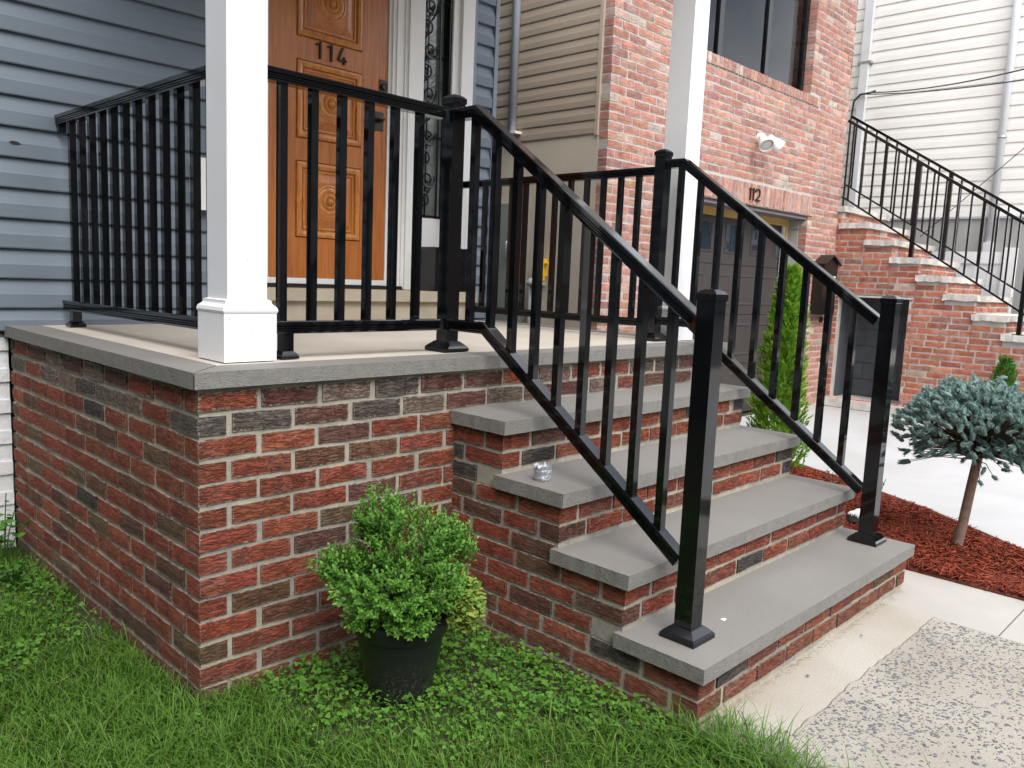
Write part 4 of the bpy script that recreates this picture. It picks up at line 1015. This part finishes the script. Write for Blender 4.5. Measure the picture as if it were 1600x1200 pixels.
# ---- weeds at the foot of the white foundation
for wi, (wx, wy, hh, nn, lab) in enumerate(((-1.10, 2.86, .30, 46, 'leafy green weed climbing beside the white painted foundation'), (-1.16, 2.48, .17, 40, 'low leafy weed along the left brick wall'), (-1.30, 2.70, .12, 40, 'low leafy weed in the shade left of the stoop'))):
    tw_ = thing('weed', lab, 'weed', (wx, wy, Z0), 'weeds by the left wall')
    m = MB(); bases, dirs = [], []
    for k in range(5):
        a = rnd.uniform(0, 6.28); tip_ = Vector((wx + math.cos(a) * hh * .35, wy + math.sin(a) * hh * .35, Z0 + hh * rnd.uniform(.6, 1.0))); b0 = Vector((wx, wy, Z0))
        m.tube([b0, b0.lerp(tip_, .5) + Vector((0, 0, hh * .1)), tip_], .0025, 5)
        for j in range(nn // 5):
            t_ = rnd.uniform(.25, 1.0); bases.append(b0.lerp(tip_, t_) + Vector((0, 0, hh * .1 * math.sin(t_ * 3.14)))); aa = rnd.uniform(0, 6.28); dirs.append((math.cos(aa), math.sin(aa), rnd.uniform(-.2, .5)))
    m.build('stem', 'weed_leaf', tw_)
    bases = np.array(bases); dirs = np.array(dirs); leaf_soup('leaves', bases, dirs, np.tile([0, 0, 1.0], (len(bases), 1)) + NR.normal(0, .3, (len(bases), 3)), NR.uniform(.028, .055, len(bases)), NR.uniform(.016, .032, len(bases)), 'weed_leaf', tw_, None, .1, .12, .2, 'stuff')

# ---- plant pot with boxwood
PC = Vector((-.492, .812, Z0 + .005))
pot = thing('plant_pot', 'black plastic flower pot standing in clover at the inner corner', 'pot', PC)
MB().lathe([(r_, h_ * 1.0) for r_, h_ in ((.092, 0), (.098, .004), (.107, .05), (.124, .13), (.137, .20), (.142, .222), (.149, .226), (.152, .234), (.155, .262), (.156, .268), (.152, .276), (.146, .278), (.141, .272), (.138, .245), (.132, .23), (.05, .228), (.002, .228))], PC, 56).build('body', 'black_plastic', pot, 'auto')
MB().lathe([(.131, .2305), (.12, .240), (.06, .246), (.002, .244)], PC, 24).build('soil', 'soil', pot, True)
SR, SD = np.array([.699, -.715, 0]), np.array([.715, .699, 0])
bush = thing('boxwood_shrub', 'bushy green boxwood shrub growing in the black pot', 'shrub', PC + Vector((0, 0, .235)))
KX = .00199
def scr(px, py, dep=0.0): return np.array(PC) + SR * (px - 633) * KX + SD * dep + np.array([0, 0, .262 + (985 - py) * KX])
lobes = [((596, 820), 0.0, 46, 48, .10), ((642, 866), 0.02, 96, 72, .27), ((708, 872), 0.02, 48, 50, .12), ((543, 900), -.03, 56, 38, .13), ((612, 925), -.08, 96, 52, .26), ((695, 925), -.06, 62, 56, .14), ((585, 968), -.11, 44, 30, .06), ((655, 968), -.12, 50, 26, .06)]
ns = 1300; LB, LD, LN, LL, LR = [], [], [], [], []; stems = MB(); root = np.array(PC) + np.array([0, 0, .24])
pw = np.array([l[4] for l in lobes]); pw /= pw.sum()
for i in range(ns):
    (lx, ly), dp, rx, rz, _ = lobes[NR.choice(len(lobes), p=pw)]
    c_ = scr(lx, ly, dp); u = unit(1)[0]; u[2] = u[2] * .9 + .15
    rr = NR.uniform(.35, 1.0) ** .6
    tip_ = c_ + (SR * u[0] * rx + SD * u[1] * rx * .9) * KX * rr + np.array([0, 0, u[2] * rz * KX * rr])
    out = tip_ - (root + np.array([0, 0, .03])); out /= np.linalg.norm(out); dirn = out * .8 + u * .45 + np.array([0, 0, .12]) + NR.normal(0, .18, 3); dirn /= np.linalg.norm(dirn)
    ln = NR.uniform(.04, .07); st_ = tip_ - dirn * ln
    if i % 7 == 0: stems.tube([root + NR.normal(0, .02, 3) * [1, 1, 0], (root + st_) / 2 + NR.normal(0, .012, 3), st_], .0014, 4)
    side = np.cross(dirn, NR.normal(size=3)); side /= np.linalg.norm(side)
    rb = NR.random() * .5
    npair = int(ln / .0088)
    for k in range(npair):
        t_ = k / max(1, npair - 1); p = st_ + dirn * ln * t_; ax = side if k % 2 == 0 else np.cross(dirn, side)
        for sg in (1, -1):
            d = dirn * .75 + ax * sg * .8 + NR.normal(0, .12, 3); LB.append(p); LD.append(d); LN.append(np.cross(np.cross(d, dirn), d) * .6 + np.array([0, 0, .7]) + NR.normal(0, .15, 3)); LL.append(NR.uniform(.015, .0235) * (1 - .25 * t_)); LR.append(min(1, rb + .35 * t_ + NR.random() * .2))
    LB.append(tip_); LD.append(dirn + NR.normal(0, .1, 3)); LN.append(NR.normal(size=3)); LL.append(.011); LR.append(.95)
LB, LD, LN, LL, LR = map(np.array, (LB, LD, LN, LL, LR))
tag(leaf_soup('foliage', LB, LD, LN, LL, LL * .52, 'box_leaf', bush, LR, .22, .14, .6), kind='stuff')
stems.build('branches', 'twig', bush)
gc = thing('clover_clump', 'yellowish clover clump spilling over the right rim of the pot', 'clover', scr(738, 960, -.04))
n = 800; u = unit(n); pts_ = scr(736, 950, -.05) + u * np.array([.062, .062, .085]) * NR.uniform(.5, 1.05, (n, 1)); n_ = len(pts_)
B, DD, NN, S, RR = clover('c', pts_[:, 0], pts_[:, 1], pts_[:, 2], NR.uniform(.007, .011, n_), 'clover_gold')
leaf_soup('leaves', B, DD, NN + np.array([-.4, -.4, 0]), S, S, 'clover_gold', gc, RR, 0, .1, 1.0, 'stuff')

# ---- blue spruce standard
TB = Vector((2.600, .035, 0)); TT = Vector((2.640, -.005, .50))
sp_ = thing('blue_spruce_standard', 'small blue spruce grafted on a bare trunk in the red mulch', 'tree', TB)
m = MB(); m.tube([TB + Vector((0, 0, -.05)), TB + Vector((.002, 0, .02)), TB.lerp(TT, .3) + Vector((.006, 0, 0)), TB.lerp(TT, .7), TT, TT + Vector((0, 0, .12))], .027, 14, .8); m.build('trunk', 'bark', sp_, True)
CORE = []; NP, ND, NL, NRn = [], [], [], []; brm = MB(); cc = np.array(TT) + np.array([-.012, .012, .0])
def shoot(tip_, dirn, ln, nn, br, rad=.0155):
    dirn = dirn / np.linalg.norm(dirn); a = np.cross(dirn, [.3, .2, .9]); a /= np.linalg.norm(a); b = np.cross(dirn, a)
    t_ = NR.random(nn); ph = NR.uniform(0, 6.28, nn)
    CORE.append((tip_, dirn, ln, br))
    NP.append(tip_ - dirn * ln * (1 - t_)[:, None]); rad_ = (np.cos(ph)[:, None] * a + np.sin(ph)[:, None] * b)
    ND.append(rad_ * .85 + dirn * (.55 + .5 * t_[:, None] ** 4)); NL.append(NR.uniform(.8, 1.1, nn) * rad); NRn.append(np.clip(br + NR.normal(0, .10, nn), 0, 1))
for i in range(1320):
    a = NR.uniform(0, 6.283); r_ = np.sqrt(NR.random()) ; Rm = .375 * (1 + .08 * math.sin(3 * a + 1) + .05 * math.sin(7 * a))
    if i < 1100:
        dome = math.sqrt(max(0, 1 - r_ ** 2.6)); lump = .03 * math.sin(9 * a + 7 * r_) + NR.normal(0, .014)
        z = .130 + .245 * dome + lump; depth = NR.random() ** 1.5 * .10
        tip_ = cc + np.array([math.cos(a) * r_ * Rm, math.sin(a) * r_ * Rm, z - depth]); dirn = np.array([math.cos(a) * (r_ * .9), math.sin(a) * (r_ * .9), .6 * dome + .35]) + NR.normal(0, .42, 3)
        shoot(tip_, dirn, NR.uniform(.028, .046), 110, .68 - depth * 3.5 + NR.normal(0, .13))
    else:
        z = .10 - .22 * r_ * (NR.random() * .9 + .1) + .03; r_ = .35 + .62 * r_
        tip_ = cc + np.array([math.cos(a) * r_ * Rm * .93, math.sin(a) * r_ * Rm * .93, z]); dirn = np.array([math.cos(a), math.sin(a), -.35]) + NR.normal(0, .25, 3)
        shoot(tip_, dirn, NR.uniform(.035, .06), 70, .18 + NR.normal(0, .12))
    if i % 4 == 0 or i >= 1100: brm.tube([cc + np.array([0, 0, NR.uniform(-.02, .08)]), cc * .5 + tip_ * .5 + np.array([0, 0, .02]), tip_ - dirn / np.linalg.norm(dirn) * .03], .0035, 5, .4)
NP, ND, NL, NRn = np.concatenate(NP), np.concatenate(ND), np.concatenate(NL), np.concatenate(NRn)
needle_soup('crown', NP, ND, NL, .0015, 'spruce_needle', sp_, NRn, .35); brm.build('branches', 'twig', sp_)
CV, CF, CRn = [], [], []
for tip_, dirn, ln, br in CORE:
    a = np.cross(dirn, [.3, .2, .9]); a /= np.linalg.norm(a); b = np.cross(dirn, a); o0 = len(CV)
    for t_, rr in ((0, .008), (.6, .010), (.97, .005)):
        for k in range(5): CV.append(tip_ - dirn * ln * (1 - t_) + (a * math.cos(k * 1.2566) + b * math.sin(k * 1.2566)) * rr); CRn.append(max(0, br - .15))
    for rg_ in range(2):
        for k in range(5): CF.append((o0 + rg_ * 5 + k, o0 + rg_ * 5 + (k + 1) % 5, o0 + rg_ * 5 + 5 + (k + 1) % 5, o0 + rg_ * 5 + 5 + k))
cr_ = soup('shoots', np.array(CV) - np.array(WORIG[sp_.name]), np.array(CF), 'spruce_needle', sp_, {'rnd': np.array(CRn)}, True); cr_['kind'] = 'stuff'
# ---- narrow arborvitae and a small conifer: flat sprays
def sprays(name, label, base, hgt_, rad, count, size, mat, cat='shrub'):
    tr_ = thing(name, label, cat, base); base = np.array(base)
    MB().tube([Vector(base), Vector(base + [0, 0, hgt_ * .8])], .014, 8, .3).build('trunk', 'bark', tr_)
    B, DD, LL_, RR_ = [], [], [], []
    for i in range(count):
        h = NR.random() ** .85; a = NR.uniform(0, 6.283); R_ = rad * (1 - h) ** .62 * (1 + .15 * math.sin(5 * a + 9 * h)) + .015
        rr = R_ * NR.uniform(.45, 1.05); p = base + np.array([math.cos(a) * rr, math.sin(a) * rr, .03 + h * hgt_ * .96])
        outv = np.array([math.cos(a), math.sin(a), 0]); mainv = outv * .55 + np.array([0, 0, .85]) + NR.normal(0, .22, 3); mainv /= np.linalg.norm(mainv)
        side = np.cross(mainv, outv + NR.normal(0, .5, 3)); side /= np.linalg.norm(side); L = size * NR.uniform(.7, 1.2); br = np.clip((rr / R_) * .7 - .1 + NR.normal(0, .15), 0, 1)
        for k in range(9):
            t_ = k / 8; sg = -1 if k % 2 else 1; B.append(p + mainv * L * t_ * .8); DD.append(mainv * .8 + side * sg * .75 * (1 - t_ * .7) + NR.normal(0, .12, 3)); LL_.append(L * (.5 - .2 * t_)); RR_.append(br)
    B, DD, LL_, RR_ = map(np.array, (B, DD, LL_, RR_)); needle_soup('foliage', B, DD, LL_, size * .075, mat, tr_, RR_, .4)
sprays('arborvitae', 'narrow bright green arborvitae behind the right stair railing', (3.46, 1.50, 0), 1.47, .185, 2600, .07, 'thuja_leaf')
sprays('small_conifer', 'small dark green conifer at the foot of the tall brick stairs', (6.9, .89, 0), .72, .16, 700, .06, 'weed_leaf')
# dry dark stalks and a white-washed stone in the mulch
for wx, wy, hh, lab in ((2.93, .86, .20, 'dry dark stalks beside the second step'), (3.05, .63, .22, 'thin bare stalks behind the right newel post')):
    m = MB()
    for k in range(9):
        a = rnd.uniform(0, 6.28); p0 = Vector((wx, wy, 0)); p1 = p0 + Vector((math.cos(a) * .06, math.sin(a) * .06, hh * rnd.uniform(.6, 1))); m.tube([p0, p0.lerp(p1, .5) + Vector((rnd.uniform(-.01, .01), rnd.uniform(-.01, .01), 0)), p1], .002, 4)
        for j in range(5):
            t_ = rnd.uniform(.4, 1); q0 = p0.lerp(p1, t_); m.tube([q0, q0 + Vector((rnd.uniform(-.02, .02), rnd.uniform(-.02, .02), rnd.uniform(0, .02)))], .0016, 4)
    tag(m.build('dry_stalks', 'twig'), lab, 'dead plant')
m = MB(); bmesh.ops.create_icosphere(m.bm, subdivisions=3, radius=.055, matrix=Matrix.Translation((2.60, .56, .05)))
for v in m.bm.verts:
    d_ = v.co - Vector((2.60, .56, .05)); k_ = 1 + .22 * math.sin(d_.x * 60 + 1) * math.cos(d_.y * 55) + .12 * math.sin(d_.z * 90 + d_.x * 40); v.co = Vector((2.60, .56, .045)) + Vector((d_.x * 1.15, d_.y * .9, d_.z * .85)) * k_
Mw = Mat('washed_stone', rough=.9); zz = Mw.n('SeparateXYZ'); Mw.l(Mw.pos(), zz.inputs[0]); nz = Mw.noise(40, detail=3)
Mw.color(Mw.mix(Mw.math('GREATER_THAN', Mw.math('MULTIPLY_ADD', nz, .06, zz.outputs[2]), .095), (.06, .055, .05), (.8, .8, .78))); Mw.bump(nz, .006); MAT['washed_stone'] = Mw.m
tag(m.build('rock', 'washed_stone', None, True), 'small dark rock with white top beside the bottom steps', 'rock')
# ---- mulch chips
ex = np.array([e_[0] for e_ in EDG]); ey = np.array([e_[1] for e_ in EDG]); n = 46000
mx_ = NR.uniform(2.05, 4.1, n); my_ = NR.uniform(-.75, 2.6, n); lim = np.interp(my_, ey, ex); keep = (mx_ < lim - .012) & (mx_ > 2.055); mx_, my_ = mx_[keep], my_[keep]; n = len(mx_)
mz = .006 + .022 * NR.random(n) + .008 * vnoise(mx_, my_, 6, 4); az = NR.uniform(0, 6.28, n); L = NR.uniform(.008, .032, n); Wm = NR.uniform(.0018, .005, n); d = np.stack([np.cos(az), np.sin(az), NR.normal(0, .28, n)], 1); s = np.stack([-np.sin(az), np.cos(az), NR.normal(0, .4, n)], 1); c_ = np.stack([mx_, my_, mz], 1); L = L[:, None]; Wm = Wm[:, None]; upz = np.array([[0, 0, 1.0]])
q = [c_ - d * L - s * Wm, c_ - d * L + s * Wm, c_ - d * L * .9 + upz * Wm * .9, c_ + d * L - s * Wm * .7, c_ + d * L + s * Wm * .6, c_ + d * L * .92 + upz * Wm * .8]
V = np.stack(q, 1).reshape(-1, 3); o_ = np.arange(n)[:, None] * 6
F = np.concatenate([o_ + np.array([[0, 3, 5, 2]]), o_ + np.array([[2, 5, 4, 1]]), o_ + np.array([[1, 4, 3, 0]])], 0)
tag(soup('mulch', V, F, 'mulch_chip', None, {'rnd': np.repeat(NR.random(n), 6)}), 'shredded red wood mulch around the spruce trunk', 'mulch', kind='stuff')
# ---- pebbles in the exposed aggregate
n = 9500; x = NR.uniform(.07, 1.51, n); y = NR.uniform(-1.15, -.196, n); keep = vnoise(x, y, 11, 2) + NR.normal(0, .9, n) > -.5; x, y = x[keep], y[keep]; n = len(x)
r0 = NR.lognormal(math.log(.0037), .45, n); r0 = np.clip(r0, .0014, .009); az = NR.normal(-.75, .5, n); asp = NR.uniform(.35, .75, n); K = 7; V = []
th = np.arange(K) / K * 6.283
for ring, (rs, hh) in enumerate(((1.0, -.0005), (.82, .0009), (.35, .0015))):
    jit = 1 + .18 * NR.standard_normal((n, K)) * (ring < 2); lx = np.cos(th)[None] * r0[:, None] * rs * jit; ly = np.sin(th)[None] * (r0 * asp)[:, None] * rs * jit
    V.append(np.stack([x[:, None] + lx * np.cos(az)[:, None] - ly * np.sin(az)[:, None], y[:, None] + lx * np.sin(az)[:, None] + ly * np.cos(az)[:, None], np.full((n, K), hh)], 2))
V = np.concatenate(V, 1).reshape(-1, 3); o_ = np.arange(n)[:, None] * (3 * K); F = []
for ring in range(2):
    for k in range(K): F.append(o_ + np.array([[ring * K + k, ring * K + (k + 1) % K, (ring + 1) * K + (k + 1) % K, (ring + 1) * K + k]]))
F.append(o_ + 2 * K + np.array([[0, 1, 2, 3]])); F.append(o_ + 2 * K + np.array([[0, 3, 4, 5]])); F = np.concatenate(F, 0)
pal = np.array([(.10, .105, .12), (.13, .13, .15), (.17, .155, .16), (.10, .085, .085), (.28, .25, .22), (.20, .15, .12)]); cl = pal[NR.choice(6, n, p=[.32, .26, .18, .10, .10, .04])] * NR.uniform(.7, 1.25, (n, 1)); cl = np.concatenate([cl, np.ones((n, 1))], 1)
tag(soup('pebbles', V, F, 'pebble', None, {'Col': np.repeat(cl, 3 * K, 0)}, True), 'dark pebbles set in the exposed aggregate walk', 'pebbles', kind='stuff')

# ================================================================== SMALL THINGS
cd = Vector((.088, .752, 3 * H + .001)); cnd = thing('candle_cup', 'small silver glitter candle cup on the third step', 'candle', cd)
m = MB(); rg = []
for r_, h in ((.030, 0), (.0315, .008), (.0305, .02), (.032, .034), (.0315, .040)): rg.append([(cd.x + r_ * math.cos(a) * rnd.uniform(.95, 1.05), cd.y + r_ * math.sin(a) * rnd.uniform(.95, 1.05), cd.z + h) for a in [k * .2618 for k in range(24)]])
rg.append([(cd.x + .0325 * math.cos(k * .2618), cd.y + .0325 * math.sin(k * .2618), cd.z + .052 + rnd.uniform(-.007, .008)) for k in range(24)])
rg.append([(cd.x + .026 * math.cos(k * .2618), cd.y + .026 * math.sin(k * .2618), cd.z + .040) for k in range(24)])
m.loft(rg); m.build('cup', 'glitter', cnd)
MB().lathe([(.0252, .040), (.02, .043), (.003, .042)], cd, 18).build('wax', 'white_paint', cnd, True)
m = MB(); m.lathe([(.009, .0005), (.008, .0018), (.002, .002)], (.372, .152, H), 9); m.rough(.0018); tag(m.build('paint_fleck', 'white_paint'), 'white fleck lying on the bottom tread near the left newel post', 'fleck')
for lx, ly, lab in ((.205, -.165, 'curled brown leaf at the crack near the grass'), (1.082, -.055, 'tiny brown leaf on the concrete strip below the bottom step'), (.607, -.065, 'brown leaf scrap in the middle of the concrete strip')):
    b = np.array([[lx, ly, .004]]); dd = np.array([[rnd.uniform(-1, 1), rnd.uniform(-1, 1), .25]]); o = leaf_soup('dry_leaf', b, dd, np.array([[.2, .1, 1.0]]), [.026 if lx < .3 else .016], [.014], 'dry_leaf', None, None, 0, .35, .3); tag(o, lab, 'leaf')
# grit and straw along the foot of the bottom riser
n = 420; gx = .03 + NR.random(n) * 1.7; gy = .022 - np.abs(NR.normal(0, .014, n)); az = NR.normal(0, .5, n); P0 = np.stack([gx, gy, np.full(n, .003)], 1)
hold = thing('straw_litter', 'dry straw and grit along the foot of the bottom riser', 'litter', (.8, 0, 0)); hold['kind'] = 'stuff'
needle_soup('straw', P0, np.stack([np.cos(az), np.sin(az), NR.normal(.08, .1, n)], 1), NR.uniform(.008, .028, n), .0007, 'straw', hold, NR.random(n), 0)
